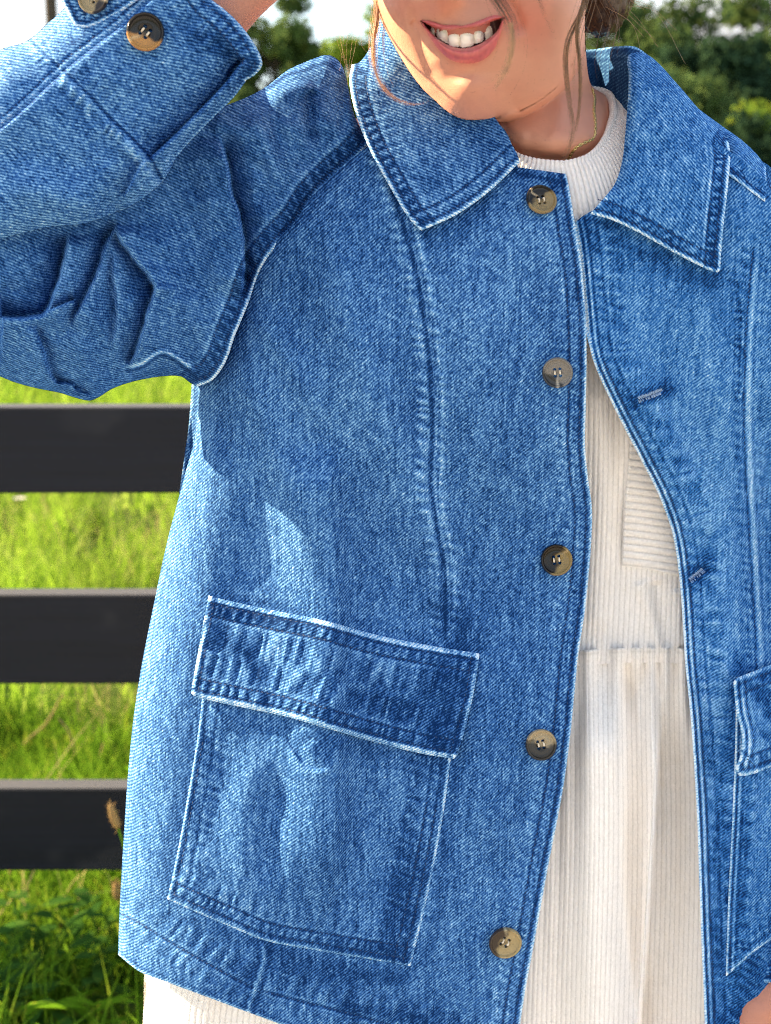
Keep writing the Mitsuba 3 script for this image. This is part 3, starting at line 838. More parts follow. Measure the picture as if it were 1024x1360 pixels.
def collar_a(P):
    u, v = P[:, 0], P[:, 1]
    h = torso_base(P) + 0.010 + 0.004 * ss(300, 200, v) - 0.006 * ss(640, 700, u) * ss(120, 200, v)
    A = Acc(P, h)
    A.round(COL_A_TOP, 46, 0.05)
    A.round(COL_A_OUT[:3], 14, 0.006)
    A.edge(COL_A_OUT, 3.4, 0.58, 2.0, 0.25).edge(COL_A_LOW, 3.4, 0.6, 2.0, 0.25)
    A.stitch(COL_A_OUT, -8, 0.4, 0.40, 2.0).stitch(COL_A_OUT, -22, 0.4, 0.40, 2.0)
    A.rope(COL_A_OUT, -8, -21, 0.55, 0.62, 12.5, 61, -0.26, 0.05)
    A.stitch(COL_A_LOW, -9, 0.4, 0.36, 2.0).stitch(COL_A_LOW, -25, 0.4, 0.36, 2.0)
    A.rope(COL_A_LOW, -9, -24, 0.3, 0.26, 13, 62, -0.14)
    A.fold(PL(COL_A_LOW).offset(-19)[::9], 0.5, 3, 3, 0.1, 0.1, 0.2)
    A.rope(COL_A_OUT, -24, -44, 0.4, 0.18, 15, 63, 0.0).rope(COL_A_LOW, -27, -46, 0.4, 0.16, 18, 64, 0.0)
    A.fold([(530, 130), (560, 200), (600, 240)], 1.8, 30, 30)
    A.fade([(560, 110), (620, 165), (660, 190)], 20, -0.12, 61)
    A.crumple(1.0, 0.03, 65, 1, 3, 0.03).crumple(0.12, 0.3, 66, 1, 1)
    A.w += 0.14 * (n2(P, 0.03, 67, 3) - 0.5) + 0.03
    return A.out()


sheet('denim_jacket__collar', COLLAR_A, collar_a, 'denim_collar_a', 1.4, 3.2, label='pointed collar leaf below the chin')

COL_B_UP = [(843, 64), (868, 78), (900, 112), (938, 156), (958, 176), (968, 190)]
COL_B_OUT = [(968, 190), (970, 205), (967, 245), (961, 300), (957, 345), (957, 358)]
COL_B_LOW = [(953, 362), (942, 359), (900, 338), (850, 310), (812, 292), (784, 284)]
COL_B_IN = [(784, 284), (796, 270), (816, 245), (826, 215), (831, 170), (834, 130), (835, 100), (833, 82), (836, 70), (843, 64)]
COLLAR_B = poly(COL_B_UP, COL_B_OUT, COL_B_LOW, COL_B_IN)


def collar_b(P):
    u, v = P[:, 0], P[:, 1]
    h = torso_base(P) + 0.011 + 0.006 * ss(340, 200, v) * ss(960, 880, u) - 0.012 * ss(130, 60, v)
    A = Acc(P, h)
    A.round(COL_B_UP, 60, 0.035)
    A.round(COL_B_IN[2:], 16, 0.012)
    A.edge(COL_B_OUT, 3.0, 0.62, 2.0, 0.2).edge(COL_B_LOW, 3.2, 0.62, 2.2, 0.2)
    A.edge(COL_B_IN[:2], 2, 0.3)
    A.edge(COL_B_IN[-5:], 4, 0.22, 0.4)
    A.stitch(COL_B_OUT, 8, 0.4, 0.42, 2.2).stitch(COL_B_OUT, 21, 0.4, 0.36, 2.0).stitch(COL_B_OUT, 27, 0.3, 0.1, 2.0)
    A.rope(COL_B_OUT, 8, 20, 0.5, 0.60, 12, 71, -0.28, 0.05)
    A.fold(PL(COL_B_OUT).offset(24)[::9], 0.4, 2, 2, 0.05, 0.1, 0.2)
    A.stitch(COL_B_LOW, 8, 0.4, 0.34, 2.0).stitch(COL_B_LOW, 21, 0.4, 0.24, 2.0)
    A.rope(COL_B_LOW, 8, 21, 0.5, 0.40, 13, 72, -0.14)
    A.rope(COL_B_LOW, 22, 44, 0.4, 0.2, 19, 73, 0.0)
    A.fade([(900, 320), (945, 335), (950, 290)], 16, -0.12, 71).fade([(800, 280), (860, 300)], 14, -0.1, 72)
    A.fold([(838, 172), (870, 176), (900, 150), (925, 140)], 2.2, 9, 22, 0.2, 0.3, 0.05)
    A.fold([(880, 120), (900, 150), (930, 170)], -1.6, 12, 12).fold([(850, 250), (900, 240), (940, 250)], 1.6, 26, 26)
    A.crumple(1.2, 0.03, 74, 1, 3, 0.05).crumple(0.12, 0.3, 75, 1, 1)
    A.w += 0.05 + 0.20 * (n2(P, 0.045, 76, 3) - 0.5)
    return A.out()


sheet('denim_jacket__collar', COLLAR_B, collar_b, 'denim_collar_b', 1.4, 3.2, label='collar leaf turned back over the shoulder')

# collar stand behind the neck, its dark inside facing us
def stand(P):
    u, v = P[:, 0], P[:, 1]
    A = Acc(P, -0.150 + 0.075 * ss(790, 838, u))
    A.round([(690, 60), (740, 66), (783, 66), (815, 62), (843, 62), (862, 74)], 18, 0.02)
    A.stitch([(770, 84), (800, 80), (830, 78)], 0, 0.3, 0.12)
    A.w += -0.10 + 0.1 * (n2(P, 0.05, 77, 2) - 0.5)
    A.edge([(690, 60), (740, 66), (783, 66), (815, 62), (843, 62), (862, 74)], 2.5, 0.45)
    return A.out()


sheet('denim_jacket__collar__stand', poly([(690, 60), (740, 66), (783, 66), (815, 62), (843, 62), (862, 74)], [(862, 74), (850, 150), (836, 200)], [(836, 200), (770, 170), (690, 160)], [(690, 160), (690, 60)]), stand, 'denim_inside', 1.6, 4.0)

# ---- shoulder and hanging sleeve (right in the picture)
YK_UP = [(880, 100), (925, 142), (960, 168), (985, 186), (1006, 206), (1017, 222)]
YK_LOW = [(1016, 268), (1002, 258), (985, 245), (964, 231), (920, 205)]


def yoke(P):
    A = Acc(P, torso_base(P) + 0.004 - 0.035 * ss(985, 950, P[:, 0]) * ss(228, 196, P[:, 1]))
    A.round(YK_UP, 46, 0.05)
    A.edge(YK_LOW, 2.8, 0.6, 1.8).stitch(YK_LOW, 8, 0.4, 0.34).stitch(YK_LOW, 20, 0.4, 0.34).rope(YK_LOW, 8, 20, 0.4, 0.32, 11, 81, -0.14)
    A.edge([(1017, 222), (1018, 245), (1016, 268)], 2, 0.4)
    A.crumple(0.8, 0.03, 82)
    A.w += 0.05
    return A.out()


sheet('denim_jacket__yoke', poly(YK_UP, [(1017, 222), (1018, 245), (1016, 268)], YK_LOW, [(920, 205), (880, 100)]), yoke, 'denim_collar_b', 1.5, 2.4)

SL_L = [(962, 225), (975, 262), (998, 300), (1018, 360), (1034, 480), (1044, 620), (1050, 760), (1052, 900), (1042, 1040), (1028, 1130), (1013, 1190), (1004, 1240), (998, 1280), (988, 1311)]
SL_CUFF = [(988, 1311), (1008, 1306), (1028, 1305), (1080, 1312), (1150, 1330), (1185, 1345)]
SLEEVE_L = poly(SL_L, SL_CUFF, [(1185, 1345), (1225, 1100), (1225, 800), (1200, 550), (1150, 380), (1080, 270), (1040, 236), (1012, 214), (985, 205), (962, 225)])


def sleeve_l(P):
    A = Acc(P, np.interp(P[:, 1], [200, 300, 700, 1300], [-0.070, -0.03, 0.005, 0.030]))
    A.round(SL_L, 90, 0.05).round([(1040, 236), (1080, 270), (1150, 380), (1200, 550)], 90, 0.07)
    A.edge(SL_CUFF, 2.6, 0.4, 2.0).stitch(SL_CUFF, -9, 0.4, 0.3).stitch(SL_CUFF, -24, 0.4, 0.26).rope(SL_CUFF, -8, -24, 0.5, 0.3, 12, 83, -0.16)
    A.lip([(1090, 1150), (1060, 1190), (1012, 1215)], 4, 20, 3).lip([(1080, 1230), (1040, 1262), (1006, 1270)], 3.5, 18, 3)
    A.fold([(1030, 1130), (1022, 1200), (1010, 1290)], -2.0, 10, 10, 0.1, 0.1, -0.1)
    A.crumple(2.2, 0.02, 84, 0.7).crumple(0.4, 0.06, 85)
    A.w += -0.07 + 0.16 * (n2(P, 0.05, 86, 2) - 0.5)
    return A.out()


sheet('denim_jacket__sleeve', SLEEVE_L, sleeve_l, 'denim_left', 1.6, 2.5, lens=(95, 0.12), label='sleeve of the hanging arm at the picture edge')

# ---- the raised sleeve, upper arm
UA_TOP = [(300, 140), (330, 128), (352, 116), (380, 94), (405, 82), (432, 73), (446, 77), (456, 90), (462, 112)]
UA_SEAM = [(462, 112), (470, 150), (482, 176), (492, 190), (476, 207), (436, 243), (414, 268), (397, 296), (366, 328), (345, 360), (329, 405), (312, 446), (300, 480), (283, 504), (262, 514)]
UA_BOT = [(262, 514), (252, 508), (240, 500), (215, 500), (180, 506), (150, 516), (132, 527), (120, 532), (106, 530), (80, 522), (50, 516), (20, 508), (0, 500), (-60, 478), (-140, 430), (-175, 380)]
UPPER_ARM = poly(UA_TOP, UA_SEAM, UA_BOT, [(-175, 380), (-165, 310), (-120, 260), (0, 200), (150, 160), (300, 140)])


def upper_arm(P):
    u, v = P[:, 0], P[:, 1]
    h = np.interp(u, [-180, 0, 150, 300, 420, 490], [0.03, 0.03, 0.012, -0.008, -0.026, -0.034]) - 0.03 * ss(180, 70, v)
    A = Acc(P, h)
    A.round(UA_BOT, 120, 0.060, 2.2)
    A.round(UA_TOP[2:], 60, 0.05)
    A.round([(462, 112), (470, 150), (482, 176)], 20, 0.010)
    h0 = A.h.copy()
    # seam with the front: the sleeve's edge carries two rows of stitches
    seam = [(482, 176), (455, 206), (424, 240), (401, 268), (384, 294), (352, 326), (330, 360), (315, 405), (299, 446), (288, 476), (272, 496), (262, 503)]
    edge = UA_SEAM[3:]
    A.edge(edge, 3.4, 0.75, 1.8, 0.25)
    A.stitch(edge, 9, 0.5, 0.34, 2.4).stitch(edge, 26, 0.6, 0.30, 2.4)
    A.rope(edge, 9, 25, 0.7, 0.50, 15, 91, -0.20)
    A.fold(PL(edge).offset(30)[::9], 1.0, 5, 7, 0.1, 0.1, 0.12)
    A.fade(PL(edge).offset(17)[::20], 11, -0.10, 91, 0.06)
    A.lip([(440, 212), (432, 236)], 0.8, 10, 2, 0.1, 0.1, 0.3, 0.1)
    P0 = A.P
    q = np.stack([n2(P, 0.03, 201, 2) - 0.5, n2(P, 0.03, 202, 2) - 0.5], 1)
    q2 = np.stack([n2(P, 0.10, 203) - 0.5, n2(P, 0.10, 204) - 0.5], 1)
    A.P = P + 9 * q + 2.5 * q2          # the cloth never creases along clean lines
    # shoulder head
    A.stitch([(352, 116), (378, 100), (408, 90), (434, 82), (452, 92)], 3, 0.4, 0.25)
    A.rope([(352, 116), (378, 100), (408, 90), (434, 82), (452, 92)], -8, 4, 0.3, 0.2, 14, 92, 0.0)
    A.fold([(352, 122), (385, 117), (405, 116), (414, 124)], 9, 16, 6, 0.2, 0.1)
    A.fold([(416, 118), (412, 140), (413, 175), (418, 205)], -8, 7, 9, 0.1, 0.35, -0.05)
    A.fold([(436, 110), (430, 150), (428, 190)], 3.5, 12, 14, 0.2, 0.4)
    A.fold([(455, 110), (455, 150), (462, 180)], -2.5, 8, 8)
    A.fold([(350, 150), (372, 180), (402, 210), (420, 235)], -4, 12, 16)
    A.fold([(330, 140), (350, 185), (362, 230), (352, 280)], 7, 24, 18, 0.2, 0.3)
    # the black crease by the armhole
    A.lip([(290, 176), (299, 215), (306, 245), (316, 278), (322, 315), (324, 356), (318, 400)], 20, 36, 3.0, 0.15, 0.15, 0.7, 0.0)
    A.fold([(268, 200), (276, 260), (286, 340), (293, 420), (296, 464)], 2.6, 10, 26, 0.2, 0.2, 0.03)
    A.fold([(276, 165), (310, 175), (332, 190)], 4, 8, 14, 0.2, 0.3)
    A.fold([(262, 180), (290, 200), (312, 250)], 3, 14, 10, 0.2, 0.3)
    A.fold([(225, 280), (232, 350), (230, 430), (250, 480)], 4.5, 36, 30, 0.3, 0.3)
    A.fold([(262, 470), (240, 455), (222, 440)], -4, 20, 16, 0.2, 0.4)
    # pleats of the crook
    A.lip([(207, 398), (202, 375), (189, 356), (172, 340), (158, 322), (152, 300)], 12, 30, 3.4, 0.2, 0.15, 0.8)
    A.lip([(172, 492), (182, 462), (194, 420), (203, 392), (206, 372)], 13, 26, 3.4, 0.2, 0.1, 0.9)
    A.lip([(152, 480), (152, 430), (151, 380), (147, 320)], 6, 30, 3.4, 0.25, 0.2, 0.5)
    A.fold([(178, 470), (184, 420), (176, 380)], 4, 16, 14)
    # lower elbow folds, left
    A.lip([(92, 440), (112, 400), (128, 362), (142, 320), (155, 292)], 11, 26, 3.4, 0.2, 0.1, 0.8)
    A.lip([(0, 423), (38, 421), (58, 418), (70, 395), (84, 350), (91, 306)], 17, 44, 3.4, 0.02, 0.12, 0.8)
    A.lip([(64, 414), (84, 405), (102, 398)], 9, 16, 2.0, 0.2, 0.2, 0.8)
    A.lip([(128, 530), (96, 512), (76, 505), (64, 480), (52, 448), (44, 428)], -7, 22, 3.4, 0.15, 0.1, 0.6, 0.0)
    A.fold([(42, 424), (52, 452), (66, 486), (80, 508), (126, 528)], -6, 6, 8, 0.05, 0.1, -0.05)
    A.fold([(100, 490), (112, 440), (130, 390)], 6, 20, 18)
    A.fold([(66, 455), (100, 430), (120, 395)], -4, 9, 12)
    A.fold([(40, 340), (60, 370), (50, 405)], 3, 24, 24)
    # smaller wrinkles fanning from the crook and along the sleeve
    for l, a_, w_ in (([(160, 300), (200, 320), (240, 330)], 4, 9), ([(170, 330), (215, 350), (262, 350)], -3, 8), ([(210, 400), (250, 400), (280, 380)], 3, 10), ([(20, 350), (60, 345), (90, 330)], 4, 9), ([(0, 380), (40, 392), (66, 390)], -4, 9),
                      ([(20, 440), (50, 470), (90, 500)], 3.5, 9), ([(0, 470), (50, 490), (100, 520)], 3, 8), ([(120, 420), (140, 440), (150, 480)], 4, 9), ([(110, 470), (140, 490), (160, 500)], -3, 7),
                      ([(230, 250), (262, 270), (300, 262)], 3, 10), ([(330, 200), (350, 240), (346, 290)], -4, 10), ([(372, 150), (388, 190), (392, 230)], 4, 9), ([(340, 300), (360, 280), (380, 262)], 3, 8), ([(236, 300), (250, 350), (252, 420)], -4, 14)):
        A.fold(l, a_, w_, w_ * 1.6, 0.3, 0.4, 0.02)
    A.P = P0
    # seam under the arm
    us = [(168, 492), (190, 486), (214, 471), (226, 474), (246, 487), (262, 500)]
    A.lip(us, -5, 14, 2.2, 0.1, 0.1, 0.6, 0.0)
    A.fold(PL(us).offset(-4)[::5], 0.6, 2.4, 2.4, 0.1, 0.1, 0.45).stitch(us, 1, 0.5, 0.3)
    A.fold([(150, 512), (200, 496), (244, 492)], -3, 9, 9)
    A.h = h0 + 1.25 * (A.h - h0)
    A.fade([(60, 522), (120, 532), (200, 500), (250, 500)], 10, -0.08, 92)
    A.crumple(4.0, 0.018, 93, 1, 3).crumple(1.0, 0.055, 94, 1, 2).crumple(0.10, 0.33, 95)
    A.w += -0.03 + 0.2 * (n2(P, 0.012, 96, 3) - 0.5) + 0.12 * (n2(P, 0.07, 97, 2) - 0.5)
    return A.out()


sheet('denim_jacket__sleeve', UPPER_ARM, upper_arm, 'denim_arm', 1.4, 2.5, lens=(130, 0.15), label='bunched sleeve of the raised arm')

# ---- the raised sleeve, forearm
FA_TOP = [(-170, 190), (-80, 112), (0, 66), (30, 57), (46, 47), (64, 30), (88, 8), (120, -30), (165, -70), (205, -92)]
FA_CUFF = [(205, -92), (235, -62), (262, -26), (280, -2), (300, 14), (322, 36), (340, 62), (348, 80), (347, 90), (338, 100), (328, 106)]
FA_LOW = [(328, 106), (310, 130), (272, 168), (238, 205), (217, 240), (192, 262), (168, 277), (156, 281)]
FA_CROOK = [(156, 281), (134, 290), (106, 298), (70, 301), (36, 308), (0, 317), (-60, 330), (-130, 330), (-180, 290)]
FOREARM = poly(FA_TOP, FA_CUFF, FA_LOW, FA_CROOK, [(-180, 290), (-190, 240), (-170, 190)])
VENT = [(-60, 212), (0, 172), (36, 142), (85, 96), (130, 60), (170, 28), (200, 0), (240, -34)]     # overlap down the cuff side
CUFFSEAM = [(30, 40), (52, 62), (86, 94), (120, 128), (150, 160), (178, 186), (200, 210), (214, 236)]
CUFF_FOLD = [(192, 216), (215, 196), (262, 150), (300, 110), (318, 86), (326, 78)]


def forearm(P):
    u, v = P[:, 0], P[:, 1]
    h = 0.075 + np.interp(u, [-190, 0, 150, 330], [-0.01, 0.0, 0.004, 0.0])
    A = Acc(P, h)
    A.round(FA_TOP, 95, 0.07).round(FA_LOW, 60, 0.035).round(FA_CROOK, 60, 0.030)
    A.round(FA_CUFF[3:], 12, 0.006)
    h0 = A.h.copy()
    # placket of the sleeve: the upper piece lies under the lower one
    A.lip(VENT, 3.2, 60, 2.6, 0.02, 0.02, 1.0, 0.0)
    A.stitch(VENT, 0, 0.4, 0.25, 1.6)
    A.fold(PL(VENT).offset(-7)[::9], 0.5, 2.5, 2.5, 0.05, 0.05, 0.22).stitch(VENT, -12, 0.4, 0.2)
    A.w += 0.16 * ss(6, 60, -_side(P, VENT)) * 1.0
    # cuff seam: a dark welt across
    low = CUFFSEAM[2:]
    A.stitch(low, 0, 1.0, 0.42, 2.0)
    A.rope(low, 3, 22, 1.0, 0.26, 17, 102, 0.06, -0.3)
    A.fold(PL(low).offset(9)[::7], 1.8, 7, 6, 0.1, 0.1, 0.16)
    A.rope(low, -3, -26, 0.5, 0.14, 22, 103, -0.03, -0.3)
    A.stitch(CUFFSEAM[:3], 2, 0.4, 0.14).rope(CUFFSEAM[:3], 4, 20, 0.5, 0.18, 12, 104, 0.02)
    # folded cuff: the deep line along the lower side, a second layer behind it
    A.lip(CUFF_FOLD[::-1], -10, 40, 2.4, 0.04, 0.1, 0.5, 0.0)
    A.fold(CUFF_FOLD, -4.5, 5, 4, 0.05, 0.05, -0.08)
    A.lip([(190, 214), (182, 228), (172, 248), (160, 268)], -6, 26, 2.6, 0.1, 0.3, 0.4, 0.0)
    A.fold([(192, 218), (206, 228), (216, 240)], -4, 4, 4, 0.1, 0.1, -0.1)
    A.edge(FA_LOW[:4], 2.4, 0.2)
    A.h = h0 + 1.5 * (A.h - h0)
    # cuff end
    A.edge(FA_CUFF[2:], 3.2, 0.55, 1.2, 0.5)
    A.stitch(FA_CUFF, 10, 0.5, 0.26).stitch(FA_CUFF, 26, 0.5, 0.36, 2.2)
    A.rope(FA_CUFF, 6, 26, 0.8, 0.40, 14, 105, -0.12, 0.1).rope(FA_CUFF, 28, 60, 1.0, 0.26, 27, 106, -0.08, 0.2)
    A.fade([(290, 60), (318, 80), (330, 96)], 14, -0.26, 101, 0.06)
    A.fade([(252, 52), (290, 52)], 14, -0.18, 102, 0.08)
    A.fold([(170, 110), (215, 130), (260, 130)], -2.6, 24, 24).fold([(120, 90), (160, 110), (210, 90)], 2.4, 22, 22)
    A.fold([(0, 250), (60, 258), (110, 270), (150, 276)], 4, 16, 26, 0.2, 0.2)
    A.fold([(-40, 200), (40, 210), (110, 226), (150, 240)], -3.0, 26, 26)
    A.fold([(120, 180), (140, 200), (150, 220)], -2.4, 14, 14)
    A.fade([(100, 130), (150, 175)], 18, -0.07, 103)
    A.crumple(2.8, 0.02, 107, 1, 3).crumple(0.9, 0.05, 108, 1, 2).crumple(0.10, 0.33, 109)
    A.w += 0.02 + 0.2 * (n2(P, 0.012, 110, 3) - 0.5) + 0.14 * (n2(P, 0.06, 111, 2) - 0.5)
    return A.out()


def _side(P, line):
    i, d, S, f = pl(line).q(P, 300)
    o = np.zeros(len(P))
    o[i] = d
    return o


sheet('denim_jacket__sleeve_001__forearm', FOREARM, forearm, 'denim_sleeve', 1.4, 2.5, lens=(75, 0.10), label='turned forearm and cuff of the raised sleeve')

# cuff tab, top left
TAB = poly([(150, -60), (80, -14), (83, 4), (92, 22), (99, 33), (108, 37), (122, 35)], [(122, 35), (150, 22), (178, 4), (230, -40)], [(230, -40), (200, -70)], [(200, -70), (150, -60)])
TAB_LOW = [(80, -14), (83, 4), (92, 22), (99, 33), (108, 37), (122, 35), (150, 22), (178, 4), (230, -40)]


def tab(P):
    h, _ = forearm(P)
    d = np.abs(_side(P, TAB_LOW))
    A = Acc(P, np.interp(P[:, 0], [70, 240], [0.058, 0.084]))
    A.edge(TAB_LOW, 3.4, 0.55, 2.0, 0.2).stitch(TAB_LOW, -8, 0.4, 0.3).stitch(TAB_LOW, -20, 0.4, 0.3).rope(TAB_LOW, -8, -19, 0.4, 0.3, 10, 121, -0.1)
    A.crumple(0.8, 0.04, 122)
    A.w += 0.08
    return A.out()


sheet('denim_jacket__cuff_tab', TAB, tab, 'denim_sleeve', 1.4, 3.5)
# ---- buttons
def frame_at(fn, u, v, e=9.0, lift=0.0):
    P = np.array([[u, v], [u + e, v], [u - e, v], [u, v + e], [u, v - e]], float)
    h = fn(P)[0]
    Q = at(P[:, 0], P[:, 1], Y0 - h)
    x, y = Q[1] - Q[2], Q[4] - Q[3]
    n = unit(np.cross(x, y))
    if n[1] > 0:
        n = -n
    x = unit(x - n * (x @ n))
    return Q[0] + n * lift, x, np.cross(n, x), n


def lathe(prof, sides=48):
    a = np.arange(sides) * 2 * np.pi / sides
    p = np.array(prof, float)
    V = np.stack([p[:, None, 0] * np.cos(a), p[:, None, 0] * np.sin(a), p[:, None, 1] + 0 * a], -1).reshape(-1, 3)
    i, j = np.meshgrid(np.arange(len(p) - 1), np.arange(sides), indexing='ij')
    q = np.stack([i * sides + j, i * sides + (j + 1) % sides, (i + 1) * sides + (j + 1) % sides, (i + 1) * sides + j], -1).reshape(-1, 4)
    return trimesh.Trimesh(V, np.vstack([q[:, [0, 1, 2]], q[:, [0, 2, 3]]]), process=False)


def button_mesh(r):
    prof = [(0.0005, 0), (0.5, 0), (0.80, 0.03), (0.94, 0.10), (1.0, 0.20), (0.985, 0.29), (0.93, 0.335), (0.86, 0.325), (0.80, 0.235), (0.72, 0.205), (0.5, 0.205), (0.40, 0.205), (0.30, 0.17), (0.12, 0.15), (0.0005, 0.165)]
    m = manifold3d.CrossSection([[(a * r, b * r * 1.5) for a, b in [(0, 0)] + prof[1:-1] + [(0, 0.148)]]]).revolve(64)
    for sx in (-1, 1):
        for sy in (-1, 1):
            hole = manifold3d.Manifold.cylinder(2 * r, 0.105 * r, 0.105 * r, 16, True).translate([sx * 0.17 * r, sy * 0.215 * r, 0])
            m = m - hole
    o = m.to_mesh()
    return trimesh.Trimesh(np.array(o.vert_properties[:, :3]), np.array(o.tri_verts), process=False)


def button(fn, u, v, rad_px, mat, tilt=(0, 0), spin=0.0, lift=0.0008):
    o, x, y, n = frame_at(fn, u, v, lift=lift)
    n = unit(n + x * tilt[0] + y * tilt[1])
    x = unit(x - n * (x @ n))
    y = np.cross(n, x)
    c, s = math.cos(spin), math.sin(spin)
    x, y = c * x + s * y, c * y - s * x
    r = rad_px * np.linalg.norm(at(u + 1, v, o[1]) - at(u, v, o[1]))
    M = np.eye(4)
    M[:3, 0], M[:3, 1], M[:3, 2], M[:3, 3] = x, y, n, o
    m = button_mesh(r)
    loc = np.array(m.vertices)
    # split flat shading away: smooth normals by angle, uv kept by position
    g = trimesh.graph.smooth_shade(m, angle=math.radians(35), facet_minarea=None)
    uv = np.array(g.vertices)[:, :2] / r
    g.apply_transform(M)
    k = put('denim_jacket__button', g, mat, True, uv)
    th = []
    for sx in (-1, 1):
        for q in (-0.015, 0.02):
            t = np.linspace(-1, 1, 9)
            p = np.stack([sx * 0.17 * r + q * r * np.cos(t) + 0 * t, t * 0.12 * r, (0.15 + 0.23 * np.sqrt(np.maximum(1 - t ** 4, 0))) * r], 1)
            th.append(tube(p, 0.036 * r, 6))
    t = cat(th)
    t.apply_transform(M)
    put(k + '__thread', t, 'thread_cream', 45)
    return k


BUTTONS = [(717, 269, 21, 0), (741, 494, 20.5, 1), (739, 743, 21, 2), (717, 988, 21, 3), (670, 1248, 22, 4)]
NAMES = ['topmost button by the neck, olive and black', 'greyish button second from the neck', 'dark brown button level with the pocket flap top', 'pale button below the flap level', 'lowest button, half tan and half dark']
for k, (u, v, r, mt) in enumerate(BUTTONS):
    key = button(front_right, u, v, r, f'horn_{mt}', ((0.14, 0.10), (-0.06, 0.04), (-0.10, 0.20), (0.08, 0.12), (0.12, -0.10))[k], (0.25, 0.1, 0.15, 0.2, -0.5)[k])
    labels[key] = {'label': NAMES[k]}
key = button(forearm, 193, 43, 25, 'horn_5', (0.05, 0.1), -0.7)
labels[key] = {'label': 'black and amber button on the raised cuff'}
key = button(tab, 128, -2, 22, 'horn_6', (0, 0.1), -0.7)


# ---- stitches: every visible one a short thread
def stitches(fn, line, offs, pitch=7.2, length=0.66, rad=0.00042, keep=0.9):
    L = pl(line)
    out = []
    rng = np.random.default_rng(int(abs(offs[0]) * 7 + L.S[-1]))
    for o in offs:
        q = L.offset(o)
        s = np.r_[0, np.cumsum(np.linalg.norm(np.diff(q, axis=0), axis=1))]
        for a in np.arange(pitch * 0.6, s[-1] - pitch, pitch):
            if rng.random() > keep:
                continue
            t = np.array([a, a + pitch * length * 0.5, a + pitch * length])
            p = np.stack([np.interp(t, s, q[:, 0]), np.interp(t, s, q[:, 1])], 1)
            out.append(p)
    if not out:
        return
    A = np.array(out)
    A = A[inside(A[:, 1], 4)]
    if not len(A):
        return
    Pm = A.reshape(-1, 2)
    h = fn(Pm)[0]
    V = at(Pm[:, 0], Pm[:, 1], Y0 - h - 0.00015).reshape(-1, 3, 3)
    V[:, 0, 1] += 0.0005
    V[:, 2, 1] += 0.0005
    for a in V:
        STITCH.append(tube(a, [rad * 0.8, rad, rad * 0.8], 4))


STITCH = []
for fn, line, offs in ((front_right, PLACKET_R_LINE, (8, 23)), (front_right, [(157, 1212), (185, 1226), (232, 1255), (290, 1288), (335, 1312)], (0,)),
                       (front_right, [(348, 1316), (400, 1330), (460, 1345), (520, 1362), (600, 1380), (690, 1398)], (0,)),
                       (pocket_right, PK_BOTTOM, (-9, -24)), (pocket_right, PK_LEFT[1:], (-8,)), (pocket_right, PK_RIGHT[:-1], (-11, -24)),
                       (flap_right, FLAP_TOP, (9, 25)), (flap_right, FLAP_BOTTOM, (10, 25)), (flap_right, FLAP_RIGHT, (10,)), (flap_right, FLAP_LEFT, (9,)),
                       (front_left, PLACKET_L[4:], (-5.5, -13)), (front_left, PRIN_L1, (0,)), (pocket_left, PKL_LEFT, (-5,)), (flap_left, FL_LEFT, (7, 15)), (flap_left, FL_TOP, (9, 22)), (flap_left, FL_BOT, (9, 24)),
                       (collar_a, COL_A_OUT, (-8, -22)), (collar_a, COL_A_LOW, (-9, -25)), (collar_b, COL_B_OUT, (8, 21)), (collar_b, COL_B_LOW, (8, 21)), (yoke, YK_LOW[:-1], (8, 20)),
                       (upper_arm, UA_SEAM[3:], (9, 26)), (forearm, VENT, (-12,)), (forearm, CUFFSEAM[2:], (0,)), (forearm, FA_CUFF, (10, 26)), (tab, TAB_LOW, (-8, -20)), (sleeve_l, SL_CUFF, (-9, -24))):
    stitches(fn, line, offs)
m = cat(STITCH)
labels[put('denim_jacket__topstitching', m, 'thread_navy', False)] = {'label': 'rows of navy thread stitches', 'kind': 'stuff'}

# the two buttonholes: pale thread lips round a slit
for p, q in (((848, 531), (880, 519)), ((917, 771), (934, 757))):
    a, b = np.array(p, float), np.array(q, float)
    n = np.array([-(b - a)[1], (b - a)[0]]) / np.linalg.norm(b - a)
    out = []
    rng = np.random.default_rng(3)
    for t in np.linspace(0.02, 0.98, int(np.linalg.norm(b - a) / 1.5)):
        for s in (-1, 1):
            c = a + (b - a) * t
            P = np.array([c + n * s * 0.5, c + n * s * 2.2, c + n * s * 4.0]) + rng.normal(0, 0.25, (3, 2))
            h = front_left(P)[0]
            V = at(P[:, 0], P[:, 1], Y0 - h - np.array([0.0004, 0.0011, 0.0002]))
            if s < 0 or rng.random() > 0.25:
                out.append(tube(V, 0.00042, 4))
    put('denim_jacket__buttonhole', cat(out), 'thread_blue', False)
thing('denim_jacket', 'oversized washed blue denim chore jacket worn open over the cream dress, one sleeve raised', 'jacket')
# ---------------------------------------------------------------- the corduroy dress
def ribs(A, ph, period, amp=0.75, sharp=0.5):
    x = (ph / period) % 1.0
    r = 1 - np.abs(2 * x - 1)
    prof = np.sqrt(np.maximum(1 - (1 - np.minimum(r * 1.18, 1)) ** 2, 0))
    A.h += amp * 1e-3 * (prof - 1)
    A.w += -0.23 * ss(0.4, 0.0, r)  # grooves also darkened in the colour, adding to the shade between ribs


def dress_base(P):
    u, v = P[:, 0], P[:, 1]
    return torso_base(P) - 0.030 - 0.006 * ss(650, 860, v)


